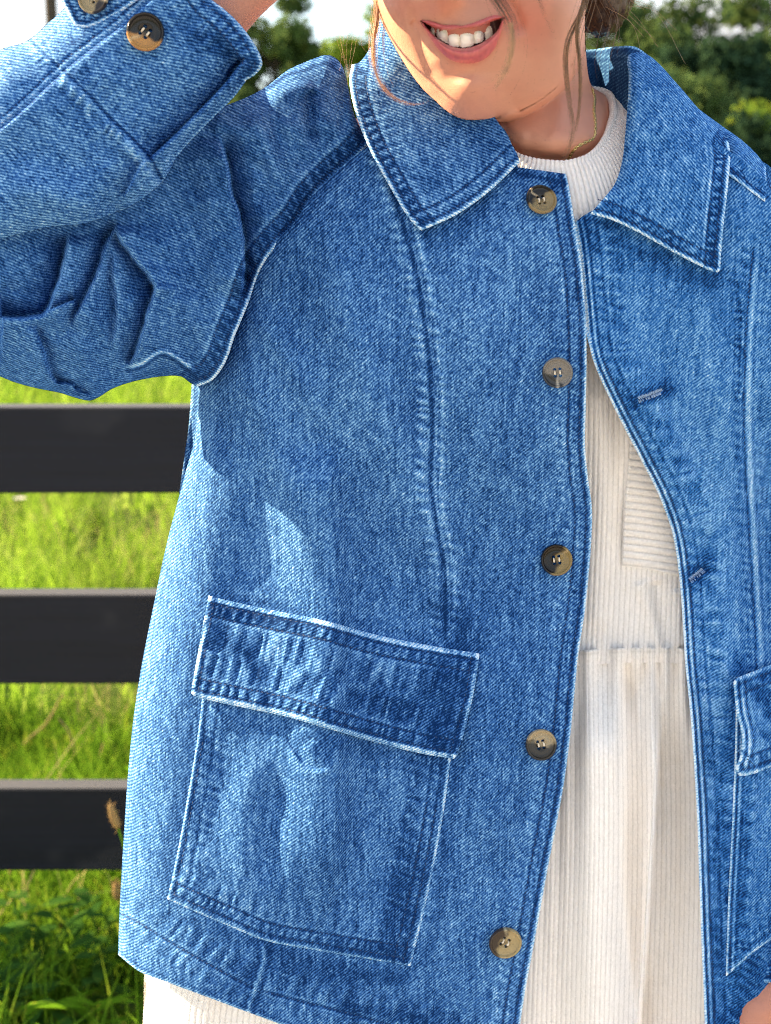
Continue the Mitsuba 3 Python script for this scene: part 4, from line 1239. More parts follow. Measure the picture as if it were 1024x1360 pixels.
def bodice(P):
    u, v = P[:, 0], P[:, 1]
    A = Acc(P, dress_base(P))
    A.fold([(792, 500), (800, 640), (790, 850)], 4, 14, 18, 0.1, 0.1)
    A.fold([(815, 520), (822, 640), (826, 760)], -3, 10, 10)
    A.fold([(845, 770), (858, 800), (880, 862)], 3, 8, 14, 0.1, 0.1)
    A.fold([(870, 770), (878, 820), (884, 862)], -4, 8, 10, 0.1, 0.1).fold([(900, 780), (905, 862)], 3, 9, 9, 0.1, 0.1)
    A.crumple(1.6, 0.02, 131, 0.4)
    ph = u + 3.0 * np.sin(v / 130) + 4 * (n2(P, 0.008, 132, 2, 0.5) - 0.5) + 0.02 * (v - 600)
    ribs(A, ph, 7.0, 1.4)
    return A.out()


BODICE = poly([(690, 235), (760, 240), (840, 235)], [(840, 235), (960, 420), (985, 640), (980, 886)], [(980, 886), (860, 880), (740, 886), (640, 896)], [(640, 896), (650, 500), (690, 235)])
sheet('corduroy_dress__bodice', BODICE, bodice, 'corduroy', 1.45, 2.0, fine_at=lambda P: (P[:, 0] > 750) & (P[:, 1] > 430) & (P[:, 0] < 925))

DP_L = [(838, 575), (834, 620), (829, 680), (826, 752)]
DP_B = [(826, 752), (860, 756), (905, 766), (960, 776)]


def chest_pocket(P):
    A = Acc(P, bodice(P)[0] * 0 + dress_base(P) + 0.0035)
    A.crumple(1.2, 0.02, 131, 0.4)
    A.edge(DP_L, 2, 0.02, 1.6, 0.1, -0.03).edge(DP_B, 2, 0.02, 1.8, 0.1, -0.03)
    ribs(A, P[:, 1] - 0.08 * (P[:, 0] - 830) + 2.0 * np.sin(P[:, 0] / 40), 9.4, 1.8)
    A.w += -0.03
    return A.out()


sheet('corduroy_dress__chest_pocket', poly(DP_L, DP_B, [(960, 776), (950, 560)], [(950, 560), (838, 575)]), chest_pocket, 'corduroy', 1.4, 2.6, label='patch pocket with the ribs running across')


def skirt(P):
    u, v = P[:, 0], P[:, 1]
    h = torso_base(P) - 0.036
    A = Acc(P, h)
    t = ss(860, 1250, v)
    # gathers under the waist seam
    g = np.sin(2 * np.pi * (u + 9 * np.sin(u / 23.0)) / 26.0) * np.exp(-np.maximum(v - 864, 0) / 140.0)
    A.h += 0.0072 * g
    A.h += 0.004 * np.exp(-np.maximum(v - 864, 0) / 30.0)
    A.fold([(800, 880), (800, 1000), (796, 1200), (800, 1400)], 30, 40, 46, 0.25, 0.0)
    A.fold([(838, 870), (842, 1000), (842, 1150), (852, 1400)], -22, 14, 14, 0.1, 0.0)
    A.fold([(862, 880), (860, 1050), (856, 1200), (848, 1400)], 7, 12, 12, 0.1, 0)
    A.lip([(846, 1400), (862, 1200), (872, 1050), (876, 960), (880, 900)], -40, 70, 4, 0.0, 0.3, 0.1, 0.0)
    A.fold([(930, 900), (935, 1100), (940, 1400)], 12, 26, 40, 0.2, 0)
    A.fold([(700, 1000), (690, 1400)], 10, 40, 40, 0.2, 0).fold([(560, 1000), (540, 1500)], 14, 60, 60, 0.2, 0).fold([(420, 1000), (400, 1500)], 16, 50, 60, 0.2, 0)
    A.fold([(250, 1250), (240, 1400)], 6, 26, 26, 0.1, 0).fold([(310, 1250), (296, 1400)], -7, 22, 22, 0.1, 0)
    A.round([(150, 1100), (192, 1285), (190, 1360), (178, 1600), (170, 1900)], 110, 0.075)
    A.crumple(1.8, 0.015, 133, 0.5)
    left = ss(500, 300, u)
    ph = u + 6 * np.sin(v / 190) * t + 5 * (n2(P, 0.008, 134, 2, 0.4) - 0.5) + left * 0.28 * (v - 1330) - left * 0.0016 * (v - 1290) ** 2 * (v > 1290)
    ribs(A, ph, 6.4 + 1.6 * left.round(), 1.3)
    A.edge([(640, 876), (740, 866), (860, 860), (980, 866)], 2.2, -0.06, 1.6, 0.2)
    return A.out()


SKIRT = poly([(640, 876), (740, 866), (860, 860), (980, 866)], [(980, 866), (1030, 1200), (1060, 1600), (1075, 1900)], [(1075, 1900), (620, 1930), (170, 1900)], [(170, 1900), (178, 1600), (190, 1360), (192, 1285)],
             [(192, 1285), (290, 1120), (450, 980), (640, 876)])
sheet('corduroy_dress__skirt', SKIRT, skirt, 'corduroy', 1.45, 2.0, coarse=8, fine_at=lambda P: ((P[:, 0] > 680) & (P[:, 0] < 950)) | ((P[:, 0] < 370) & (P[:, 1] > 1270)))


def skirt_back():
    V, n, vs = [], 41, np.linspace(960, 1900, 24)
    for v in vs:
        a, b = at(np.interp(v, [960, 1285, 1900], [420, 196, 172]), v, Y0 + 0.13), at(np.interp(v, [960, 1900], [1000, 1075]), v, Y0 + 0.10)
        for p in np.linspace(0, math.pi, n):
            q = (a + b) / 2 - math.cos(p) * (b - a) / 2
            V.append([q[0], q[1] + (0.17 + 0.012 * math.sin(p * 12)) * math.sin(p), q[2]])
    i, j = np.meshgrid(np.arange(len(vs) - 1), np.arange(n - 1), indexing='ij')
    q = np.stack([i * n + j, i * n + j + 1, (i + 1) * n + j + 1, (i + 1) * n + j], -1).reshape(-1, 4)
    put('corduroy_dress__skirt__back', trimesh.Trimesh(np.array(V), np.vstack([q[:, [0, 1, 2]], q[:, [0, 2, 3]]]), process=False), 'corduroy', True, np.zeros((len(V), 2)))


skirt_back()


def dress_collar():
    rim = np.array([(655, 180, -.050), (676, 197, -.036), (690, 207, -.026), (718, 214, -.019), (746, 216, -.017), (774, 210, -.022), (797, 192, -.036), (811, 166, -.056), (817, 143, -.080), (814, 128, -.102), (803, 120, -.118), (786, 117, -.126), (740, 114, -.130)])
    base = np.array([(630, 210, -.046), (655, 240, -.030), (680, 262, -.012), (712, 290, -.008), (758, 318, -.008), (800, 306, -.008), (826, 266, -.014), (838, 216, -.034), (842, 172, -.056), (838, 138, -.084), (822, 122, -.112), (786, 120, -.134), (740, 118, -.140)])
    t = np.linspace(0, 1, len(rim))
    T2 = np.linspace(0, 1, 560)
    from scipy.interpolate import PchipInterpolator as PI
    r, b = PI(t, rim)(T2), PI(t, base)(T2)
    R, B = at(r[:, 0], r[:, 1], Y0 - r[:, 2]), at(b[:, 0], b[:, 1], Y0 - b[:, 2])
    S = np.r_[0, np.cumsum(np.linalg.norm(np.diff(R, axis=0), axis=1))]
    C = np.array([*at(745, 150, Y0 + 0.075)])
    inn = C - R
    inn[:, 2] = 0
    inn /= np.linalg.norm(inn, axis=1, keepdims=True)
    rib = np.abs(np.sin(np.pi * S / 0.0034)) ** 0.7
    rows = []
    dn = (B - R)
    dn /= np.maximum(np.linalg.norm(dn, axis=1, keepdims=True), 1e-9)
    out = -inn
    for a, o, g in ((0.020, 0.0045, 0.0), (0.008, 0.0045, 0.2), (0.002, 0.0042, 0.6), (-0.0008, 0.0028, 1.0), (-0.0012, 0.0012, 1.0), (-0.0002, -0.0004, 1.0), (0.0025, -0.001, 1.0)):
        rows.append(R + np.array([0, 0, -1.0]) * a + inn * o + out * (0.0011 * g * rib)[:, None] + np.array([0, 0, 0.0007]) * (g * rib)[:, None] * (a < 0.004))
    for f in np.linspace(0.12, 1, 16):
        bul = math.sin(f * math.pi) * 0.004
        rows.append(R + (B - R) * f + out * (0.0015 * rib + bul + 0.001)[:, None])
    V = np.array(rows)
    m, n = V.shape[:2]
    i, j = np.meshgrid(np.arange(m - 1), np.arange(n - 1), indexing='ij')
    q = np.stack([i * n + j, i * n + j + 1, (i + 1) * n + j + 1, (i + 1) * n + j], -1).reshape(-1, 4)
    w = np.broadcast_to(-0.22 * (1 - rib) + 0.04, (m, n)).ravel()  # groove shade put into the neckband colour as well
    put('corduroy_dress__collar', trimesh.Trimesh(V.reshape(-1, 3), np.vstack([q[:, [0, 2, 1]], q[:, [0, 3, 2]]]), process=False), 'corduroy', True, np.stack([w, w * 0], 1), label='ribbed stand-up neckband')


dress_collar()
thing('corduroy_dress', 'cream ribbed corduroy dress with gathered skirt, seen through the open denim jacket', 'dress')

# ---------------------------------------------------------------- the person
JAW = [(470, -70), (482, -38), (492, -8), (502, 18), (513, 42), (528, 70), (545, 97), (562, 119), (577, 133), (590, 145), (603, 154), (618, 159), (634, 160), (650, 159), (663, 156)]
JAW_R = [(663, 156), (690, 147), (715, 134), (738, 116), (755, 94), (766, 68), (772, 38), (774, 0), (776, -60)]
MOUTH_UP = [(561, 29), (575, 36), (592, 40), (608, 38), (622, 37), (640, 34), (655, 28), (668, 24)]        # lower rim of the upper lip
MOUTH_LO = [(561, 29), (570, 40), (581, 51), (596, 60), (614, 64), (632, 60.5), (648, 51.5), (660, 41), (668, 24)]   # upper rim of the lower lip
LIP_TOP = [(559, 27), (572, 28), (588, 33), (602, 33), (614, 34), (626, 31), (642, 25), (656, 20), (670, 22)]
LIP_BOT = [(559, 29), (570, 48), (583, 66), (598, 79), (615, 84), (633, 83), (648, 75), (660, 58), (670, 24)]


def face_base(P):
    u, v = P[:, 0], P[:, 1]
    A = Acc(P, 0.046)
    A.round(JAW, 150, 0.066, 2.0)
    A.round(JAW_R[1:], 95, 0.042, 2.2)
    A.round([(470, -70), (470, -150), (500, -240), (590, -300), (690, -300), (770, -230), (790, -120)], 150, 0.09)
    A.h -= 0.02 * ss(660, 790, u)
    # the mouth's muzzle, chin, cheeks
    g = lambda cx, cy, rx, ry, a, rot=0.0: a * np.exp(-((((u - cx) * math.cos(rot) + (v - cy) * math.sin(rot)) / rx) ** 2 + ((-(u - cx) * math.sin(rot) + (v - cy) * math.cos(rot)) / ry) ** 2))
    A.h += g(612, 46, 60, 48, 0.011, -0.2) + g(626, 128, 38, 28, 0.011) - g(620, 97, 42, 12, 0.0045, -0.12)
    A.h += g(528, 8, 26, 40, 0.008) + g(724, -14, 44, 50, 0.014)
    A.h += g(582, -10, 22, 26, 0.024, -0.25) + g(560, -70, 14, 60, 0.016, -0.25) + g(560, 0, 11, 10, 0.008) + g(606, -4, 11, 10, 0.008)
    A.h -= g(520, -95, 24, 16, 0.010) + g(640, -115, 32, 18, 0.010)
    A.h += g(525, -96, 16, 10, 0.006) + g(640, -116, 22, 12, 0.006)
    A.h -= g(594, 22, 7, 9, 0.0015, -0.25)
    # smile folds
    A.fold([(545, -6), (549, 22), (556, 48), (566, 74), (575, 100), (580, 120)], -5.0, 8, 13, 0.25, 0.3)
    A.fold([(566, 45), (572, 70), (580, 95)], 2.6, 8, 16, 0.3, 0.3)
    A.fold([(660, -14), (678, 6), (690, 30), (694, 52)], -6.5, 13, 8, 0.25, 0.3)
    A.fold([(668, 16), (676, 26), (678, 40)], -2.4, 8, 8, 0.2, 0.2)
    A.fold([(548, 26), (555, 32), (560, 30)], -2.0, 6, 6, 0.2, 0.1)
    A.fold([(536, 70), (556, 98), (575, 124)], -1.0, 4, 4, 0.3, 0.3)
    return A


def body_skin(P):
    u, v = P[:, 0], P[:, 1]
    A = face_base(P)
    # neck below the jaw
    cx = np.interp(v, [-60, 60, 200, 330], [700, 712, 735, 745])
    hw = np.interp(v, [-60, 100, 160, 220, 330], [78, 78, 90, 130, 200])
    x = np.clip((u - cx) / hw, -0.99, 0.99)
    hn = -0.105 + 0.058 * np.sqrt(1 - x * x) + 0.03 * ss(120, 190, v) - 0.075 * ss(218, 290, v)
    jl = PL(np.vstack([crv(JAW[-4:])[:-1], crv(JAW_R)]), False)
    i, d, S, f = jl.q(P, 500)
    dd = np.full(len(P), 99.0)
    dd[i] = d                                # walking to the right, + is below the line
    below = (dd > 0) & (dd < 90) | (v > 165)
    t = ss(-1.0, 10.0, np.where(v > 162, 99, dd))
    wide = ss(-20, 9, dd)
    hn = np.minimum(hn, A.h + 0.02)
    A.h = A.h * (1 - t) + hn * t
    rim = PL([(655, 180), (676, 197), (690, 207), (718, 214), (746, 216), (774, 210), (797, 192), (811, 166), (817, 143), (814, 128), (803, 120)])
    i, d, S, f = rim.q(P, 60)
    A.h[i] -= 0.022 * np.exp(-(np.abs(d) / 14) ** 2)
    A.h -= 0.022 * ss(214, 224, v)
    # tendons, collar bone, notch
    A.fold([(750, 120), (742, 160), (728, 205)], 2.6 , 10, 14, 0.3, 0.1)
    A.fold([(700, 170), (706, 192), (712, 214)], -2.4, 9, 9, 0.3, 0.1)
    A.fold([(778, 130), (770, 180), (765, 220)], -2.0, 9, 12, 0.3, 0.1)
    # lips are built apart: the mouth is open here
    mi_, ml = crv(MOUTH_UP), crv(MOUTH_LO)
    inn = shapely.contains_xy(shapely.Polygon(np.vstack([mi_, ml[::-1]])).buffer(1.5), u, v)
    A.h = np.where(inn, A.h - 0.016, A.h)
    fine = (v < 240) & (v > -20)
    A.h += np.where(fine, 0.00010 * (n2(P, 0.45, 150) - 0.5) + 0.00022 * (n2(P, 0.16, 151, 2) - 0.5) + 0.0006 * (n2(P, 0.05, 152) - 0.5), 0)
    k = lambda cx, cy, r: np.exp(-(((u - cx) / r) ** 2 + ((v - cy) / r) ** 2))
    A.w = 0.55 * k(690, 10, 42) + 0.35 * k(528, 10, 30) + 0.45 * k(585, 0, 26) + 0.25 * k(630, 130, 34) + 0.35 * k(720, 40, 40) + 0.5 * (n2(P, 0.035, 153, 3) - 0.5) + 0.5 * np.exp(-(PL(LIP_BOT).tree.query(P)[0] / 4.0) ** 2)
    return A.out()


def lip_h(P):
    return face_base(P).h


HEAD = poly(JAW[:-1], [(650, 159), (646, 172), (650, 190), (660, 206)], [(660, 206), (662, 300)], [(662, 300), (830, 300)], [(830, 300), (838, 200), (834, 165), (822, 140), (800, 124), (786, 114), (781, 96), (778, 60), (778, 20), (784, -40)],
            [(784, -40), (800, -120), (770, -230), (690, -300), (590, -300), (500, -240), (468, -150), (470, -70)])
hm, huv = sheet_mesh(HEAD, body_skin, 1.5, lens=(170, 0.20), coarse=6, fine_at=lambda P: P[:, 1] < 235)


def limb(pts, refine=0.006, it=6):
    out = manifold3d.Manifold()
    S = [manifold3d.Manifold.sphere(r, 20).translate(list(map(float, p))) for p, r in pts]
    for a, b in zip(S[:-1], S[1:]):
        out = out + manifold3d.Manifold.batch_hull([a, b])
    return out


def A3(u, v, y):
    return at(u, v, y)


bones = limb([(A3(745, 300, 1.235), .055), (A3(745, 430, 1.27), .085), (A3(740, 640, 1.27), .080), (A3(720, 900, 1.27), .085), (A3(700, 1100, 1.27), .095)])
bones += limb([(A3(690, 1100, 1.27), .090), (A3(600, 1300, 1.26), .070), (np.array([0.07, 1.24, 0.46]), .052), (np.array([0.065, 1.25, 0.40]), .050), (np.array([0.06, 1.27, 0.10]), .036), (np.array([0.06, 1.27, 0.05]), .036), (np.array([0.05, 1.14, 0.03]), .03)])
bones += limb([(A3(740, 1100, 1.27), .090), (A3(800, 1300, 1.26), .070), (np.array([0.20, 1.24, 0.46]), .052), (np.array([0.20, 1.25, 0.40]), .050), (np.array([0.20, 1.27, 0.10]), .036), (np.array([0.20, 1.27, 0.05]), .036), (np.array([0.22, 1.14, 0.03]), .03)])
bones += limb([(A3(745, 330, 1.24), .075), (A3(520, 270, 1.23), .060), (A3(420, 230, 1.205), .048), (A3(150, 370, 1.175), .032), (A3(-80, 270, 1.13), .030), (A3(120, 120, 1.085), .030), (A3(285, 25, 1.07), .022), (A3(318, -6, 1.07), .019), (A3(352, -42, 1.07), .021)])
bones += limb([(A3(745, 330, 1.24), .075), (A3(920, 320, 1.25), .045), (A3(1060, 360, 1.225), .040), (A3(1130, 700, 1.185), .042), (A3(1125, 900, 1.165), .036), (A3(1085, 1200, 1.12), .028), (A3(1062, 1310, 1.105), .025)])


def hand(wrist, fwd, palm, side, s=1.0, curl=0.5):
    """A relaxed hand: fwd along the fingers, palm out of the palm, side towards the thumb."""
    fwd, palm, side = unit(fwd), unit(palm), unit(side)
    m = manifold3d.Manifold()
    kn = []
    for k, (o, l) in enumerate(((0.030, 0.086), (0.010, 0.090), (-0.010, 0.086), (-0.029, 0.078))):
        kn.append(wrist + (fwd * l + side * o) * s)
    base = [wrist + side * o * s + fwd * 0.008 * s for o in (0.018, 0.006, -0.006, -0.018)]
    for b, k in zip(base, kn):
        m += limb([(b, 0.015 * s), (k, 0.0115 * s)])
    for a, b in zip(kn[:-1], kn[1:]):
        m += limb([(a, 0.0112 * s), (b, 0.0112 * s)])
    m += manifold3d.Manifold.batch_hull([manifold3d.Manifold.sphere(0.013 * s, 16).translate(list(map(float, p))) for p in base + [k - fwd * 0.012 * s for k in kn]])
    for k, (p, L) in enumerate(zip(kn, ((.040, .024, .020), (.044, .028, .021), (.041, .026, .020), (.032, .019, .018)))):
        q, ang, pts = p, 0.25 + 0.06 * k, [(p, 0.0102 * s)]
        for n_, l in enumerate(L):
            d = fwd * math.cos(ang) + palm * math.sin(ang)
            q = q + d * l * s
            pts.append((q, (0.0092, 0.0083, 0.0068)[n_] * s))
            ang += curl * (0.9 + 0.1 * k)
        m += limb(pts)
    t0 = wrist + (fwd * 0.022 + side * 0.020 + palm * 0.006) * s
    t1 = t0 + (fwd * 0.034 + side * 0.024 + palm * 0.014) * s
    t2 = t1 + (fwd * 0.030 + side * 0.006 + palm * 0.010) * s
    t3 = t2 + (fwd * 0.024 + palm * 0.008) * s
    m += limb([(t0, 0.0145 * s), (t1, 0.0112 * s), (t2, 0.0098 * s), (t3, 0.0075 * s)])
    return m


bones += hand(A3(1034, 1326, 1.095), A3(1016, 1480, 1.085) - A3(1034, 1326, 1.095), np.array([0.5, 0.6, 0.0]), np.array([-1.0, -0.25, 0.05]), 1.0, 0.35)
bones += limb([(A3(1050, 1296, 1.105), .026), (A3(1034, 1330, 1.095), .0245)])
bones += hand(A3(345, -34, 1.07), A3(420, -130, 1.10) - A3(345, -34, 1.07), np.array([0.6, 0.3, -0.6]), np.array([0.2, -0.9, 0.3]), 0.95, 0.7)
bones = bones.refine_to_length(0.012)
bm = bones.to_mesh()
bm = trimesh.Trimesh(np.array(bm.vert_properties[:, :3]), np.array(bm.tri_verts), process=False)
bm.merge_vertices()
trimesh.smoothing.filter_taubin(bm, iterations=12)
try:
    hm2 = hm.copy()
    hm2.merge_vertices()
    a = manifold3d.Manifold(manifold3d.Mesh(np.array(bm.vertices, np.float32), np.array(bm.faces, np.uint32)))
    b = manifold3d.Manifold(manifold3d.Mesh(np.array(hm2.vertices, np.float32), np.array(hm2.faces, np.uint32)))
    assert not b.is_empty() and not a.is_empty(), (a.status(), b.status())
    c = (a + b).to_mesh()
    body = trimesh.Trimesh(np.array(c.vert_properties[:, :3]), np.array(c.tri_verts), process=False)
    body.merge_vertices()
    dd, kk = cKDTree(np.array(hm.vertices)).query(np.array(body.vertices), workers=-1)
    buv = np.stack([np.where(dd < 0.003, huv[kk, 0], 0.25), np.zeros(len(dd))], 1)
except Exception as e:
    print('union failed', e)
    body = cat([hm, bm])
    buv = np.vstack([huv, np.zeros((len(bm.vertices), 2))])
put('person__body', body, 'skin', True, buv)

# lips: two full rolls round the open mouth
def lip_sheet(P, up):
    A = Acc(P, lip_h(P))
    o, i_ = (LIP_TOP, MOUTH_UP) if up else (LIP_BOT, MOUTH_LO)
    do, di = PL(o).tree.query(P)[0], PL(i_).tree.query(P)[0]
    t = do / (do + di + 1e-6)
    A.h += 0.0006 + (0.0036 if up else 0.0050) * np.sin(np.pi * np.clip(t, 0, 1)) ** 0.7 - 0.004 * ss(0.7, 1.0, t)
    A.h += 0.0002 * np.sin(P[:, 0] * 1.1 + 3 * n2(P, 0.08, 140)) * np.sin(np.pi * t)
    return A.out()


sheet('person__lip', poly(LIP_TOP, [(670, 22), (668, 24)], MOUTH_UP[::-1], [(561, 29), (559, 27)]), lambda P: lip_sheet(P, True), 'lips', 1.2, 6.0)
sheet('person__lip', poly(LIP_BOT, [(670, 24), (668, 24.5)], MOUTH_LO[::-1], [(561, 29), (559, 29)]), lambda P: lip_sheet(P, False), 'lips', 1.2, 6.0)
sheet('person__mouth', poly([(556, 20), (615, 24), (674, 16)], [(674, 16), (664, 66), (615, 80), (566, 62), (556, 20)]), lambda P: (lip_h(P) - 0.013, np.zeros(len(P))), 'mouth_dark', 2.5, 1.0)
sheet('person__gum', poly([(570, 30), (615, 32), (664, 20)], [(664, 20), (656, 36), (640, 44), (620, 48), (602, 49), (585, 46), (572, 40), (570, 30)]), lambda P: (lip_h(P) - 0.0095 - 0.00001 * np.abs(P[:, 0] - 612) ** 1.6, np.zeros(len(P))), 'gum', 1.6, 4.0)
# upper teeth: (left, right, gum line, cutting edge)
TEETH = [(572, 580, 36, 44, 50), (580, 584.5, 38, 48, 54), (583.5, 596.5, 40, 52, 59), (596, 611, 45, 61, 63), (611.5, 629, 44, 64, 61), (629, 642, 41, 59, 55), (641.5, 654.5, 34, 53, 50), (654, 664, 28, 44, 40)]
for k, (a, b, g, e0, e1) in enumerate(TEETH):
    c, w2 = (a + b) / 2, (b - a) / 2
    x = np.linspace(-1, 1, 15)
    tilt = -0.16
    lo = np.stack([c + x * w2 * 1.05, np.interp(x, [-1, 1], [e0, e1]) - 2.6 * np.abs(x) ** 5 - (3.0 * (1 - np.abs(x)) * -1 if k == 6 else 0)], 1)
    hi = np.stack([c + x[::-1] * w2 * 1.0, g + 2.2 * (x[::-1] ** 2)], 1)
    out = np.vstack([lo, hi])
    back = 0.0052 + 0.0000125 * abs(c - 612) ** 1.75

    def tooth(P, c=c, w2=w2, back=back, g=g, e=(e0 + e1) / 2):
        xx = np.clip((P[:, 0] - c) / w2, -1, 1)
        yy = np.clip((P[:, 1] - g) / (e - g), 0, 1)
        ctr = np.array([[c, (g + e) / 2]])
        hb = lip_h(ctr)[0] + 0.25 * (lip_h(P) - lip_h(ctr)[0])
        return hb - back - 0.0022 * np.abs(xx) ** 3 - 0.0012 * (2 * yy - 0.8) ** 2, np.zeros(len(P))
    sheet('person__tooth', out, tooth, 'tooth', 0.9, 4.0)
for cx, cy in ((524, -97), (640, -117)):
    o = at(cx, cy, Y0 - face_base(np.array([[cx, cy]], float)).h[0] + 0.0102)
    m = trimesh.creation.icosphere(3, 0.0115)
    m.apply_translation(o)
    k = put('person__eye', m, 'eye_white', True)
    m = trimesh.creation.icosphere(4, 0.0124)
    z_ = np.array(m.triangles_center)[:, 2] / 0.0124
    y_ = np.array(m.triangles_center)[:, 1]
    m.update_faces(((z_ > 0.22) | (z_ < -0.42)) & (y_ < 0.004))
    m.remove_unreferenced_vertices()
    m.apply_translation(o)
    put(k + '__eyelid', m, 'skin', True, np.full((len(m.vertices), 2), 0.1))
    m = trimesh.creation.icosphere(3, 0.0062)
    m.apply_transform(np.diag([1, 0.5, 1, 1]))
    m.apply_translation(o + np.array([-0.001, -0.0090, -0.0015]))
    put(k + '__iris', m, 'iris', True)

for cx, cy in ((524, -97), (640, -117)):
    q = np.array([(cx - 24, cy + 2), (cx - 12, cy - 7), (cx + 2, cy - 9), (cx + 16, cy - 5), (cx + 26, cy + 3)], float)
    hh = face_base(q).h + 0.0015
    put('person__eyelash', tube(at(q[:, 0], q[:, 1], Y0 - hh), [.0006, .0012, .0014, .0012, .0006], 5), 'hair_dark', True)
    q = np.array([(cx - 28, cy - 22), (cx - 8, cy - 34), (cx + 14, cy - 34), (cx + 34, cy - 24)], float)
    hh = face_base(q).h + 0.0012
    put('person__eyebrow', tube(at(q[:, 0], q[:, 1], Y0 - hh), [.0014, .0026, .0024, .0010], 6), 'hair_dark', True)
# ---- hair
rngh = np.random.default_rng(11)


def lock(key, path, n, spread, rad, mat, seed=0, taper=True, fan=None, wave=0.0, label=None):
    """n hairs along a path of (u, v, depth towards us in metres)."""
    rng = np.random.default_rng(seed)
    p = np.array(path, float)
    t = np.r_[0, np.cumsum(np.linalg.norm(np.diff(p[:, :2], axis=0), axis=1))]
    m = np.gradient(p, t, axis=0)
    T_ = np.linspace(0, t[-1], max(8, int(t[-1] / 9)))
    c = CubicHermiteSpline(t, p, m)(T_)
    out = []
    for k in range(n):
        o = rng.normal(0, 1, 2)
        f = np.linspace(0, 1, len(T_))
        sp = spread * (np.interp(f, [0, 0.5, 1], fan) if fan is not None else 1.0)
        e = rng.uniform(0.7, 1.0)
        q = c.copy()
        g = np.gradient(c[:, :2], axis=0)
        g /= np.linalg.norm(g, axis=1, keepdims=True) + 1e-9
        nrm = np.stack([-g[:, 1], g[:, 0]], 1)
        q[:, :2] += nrm * (o[0] * sp)[..., None] if np.ndim(sp) else nrm * o[0] * sp
        q[:, :2] += nrm * (wave * np.sin(f * rng.uniform(4, 9) + rng.uniform(0, 6)))[:, None]
        q[:, 2] += o[1] * spread * 0.0004
        nn = max(5, int(len(q) * e))
        q = q[:nn]
        V = at(q[:, 0], q[:, 1], Y0 - q[:, 2])
        r = rad * rng.uniform(0.7, 1.25) * (np.interp(np.linspace(0, 1, nn), [0, 0.7, 1], [1, 1, 0.25]) if taper else 1.0)
        out.append(tube(V, r, 4))
    return put(key, cat(out), mat, True, **({'label': label} if label else {}))


# the gathered hair and skull
hb = manifold3d.Manifold.sphere(1.0, 64).scale([0.088, 0.112, 0.118]).translate(list(map(float, A3(655, -120, 1.215)))) if False else None
skull = trimesh.creation.icosphere(5, 1.0)
n_ = meshkit.fbm(np.array(skull.vertices) * np.array([6, 6, 1.5]), 3, 3) - 0.5
skull.vertices = np.array(skull.vertices) * (1 + 0.09 * n_)[:, None] * np.array([0.101, 0.125, 0.112])
skull.apply_translation(A3(650, -195, 1.182))
bun = trimesh.creation.icosphere(4, 1.0)
n_ = meshkit.fbm(np.array(bun.vertices) * np.array([9, 9, 3]), 3, 5) - 0.5
bun.vertices = np.array(bun.vertices) * (1 + 0.22 * n_)[:, None] * np.array([0.026, 0.035, 0.040])
bun.apply_translation(A3(800, -22, 1.235))
put('person__hair', cat([skull, bun]), 'hair_dark', True)
lock('person__hair_lock', [(530, -250, -.02), (500, -190, -.012), (496, -120, -.008), (508, -60, -.005), (503, -10, -.012), (499, 30, -.010), (495, 60, -.006), (497, 90, 0.0), (508, 115, .006), (528, 133, .012), (552, 139, .018), (578, 133, .024)], 60, 2.6, .00013, 'hair_blond', 1, fan=(1.2, 1.0, 0.5), wave=0.8, label='sunlit lock curling below the jaw')
lock('person__hair_lock', [(530, -250, -.02), (502, -190, -.012), (499, -110, -.01), (512, -20, -.01), (510, 30, -.008), (509, 60, -.004), (514, 90, .002), (527, 118, .010), (545, 132, .014)], 6, 1.2, .0002, 'hair_blond', 2, wave=1)
lock('person__hair_lock', [(668, -285, -.01), (656, -230, .040), (646, -170, .066), (640, -110, .080), (640, -60, .086), (655, -10, 0.088), (668, 10, 0.086), (678, 28, 0.084), (682, 50, 0.082), (680, 72, 0.080)], 110, 5.0, .00013, 'hair_dark', 3, fan=(1.6, 1.0, 0.726), label='dark lock falling over the corner of the mouth')
lock('person__hair_lock', [(679, 30, 0.086), (681, 58, 0.084), (676, 84, 0.082), (664, 106, 0.081), (650, 128, 0.080)], 24, 2.6, .00011, 'hair_blond', 4, fan=(0.8, 1.0, 1.626), label='pale tips of the lock in front of the chin')
lock('person__hair_lock', [(676, -285, -.01), (664, -230, .040), (654, -170, .066), (648, -110, .080), (650, -60, .086), (664, -8, .087), (676, 26, .085), (682, 54, .083), (674, 92, .081), (655, 122, .080)], 16, 9, .00009, 'hair_brown', 33, fan=(0.6, 1.0, 1.6), wave=2.0)
lock('person__hair_lock', [(770, -230, -.02), (782, -170, .0), (787, -110, .018), (785, -60, .034), (775, 0, .040), (764, 40, .044), (760, 90, .040), (762, 140, .030), (752, 200, .014)], 14, 7, .00009, 'hair_brown', 34, fan=(0.8, 1.2, 1.0), wave=3.0)
lock('person__hair_lock', [(716, -270, -.01), (706, -210, .035), (700, -140, .060), (698, -100, .066), (700, -60, .071), (712, -10, 0.070), (722, 20, 0.066), (733, 45, 0.058), (742, 62, 0.050)], 20, 2.4, .00011, 'hair_dark', 5, wave=1.0)
lock('person__hair_lock', [(770, -230, -.02), (782, -170, .0), (787, -110, .018), (785, -60, 0.034), (778, -5, 0.038), (771, 20, 0.040), (762, 36, 0.042), (754, 56, 0.044), (751, 80, 0.042), (753, 110, 0.038), (757, 140, 0.026), (760, 165, 0.017), (756, 190, 0.012), (746, 214, 0.010), (738, 224, 0.014)], 40, 2.0, .00012, 'hair_brown', 6, wave=0.8, fan=(1.6, 1.0, 0.834), label='long strand hanging along the neck')
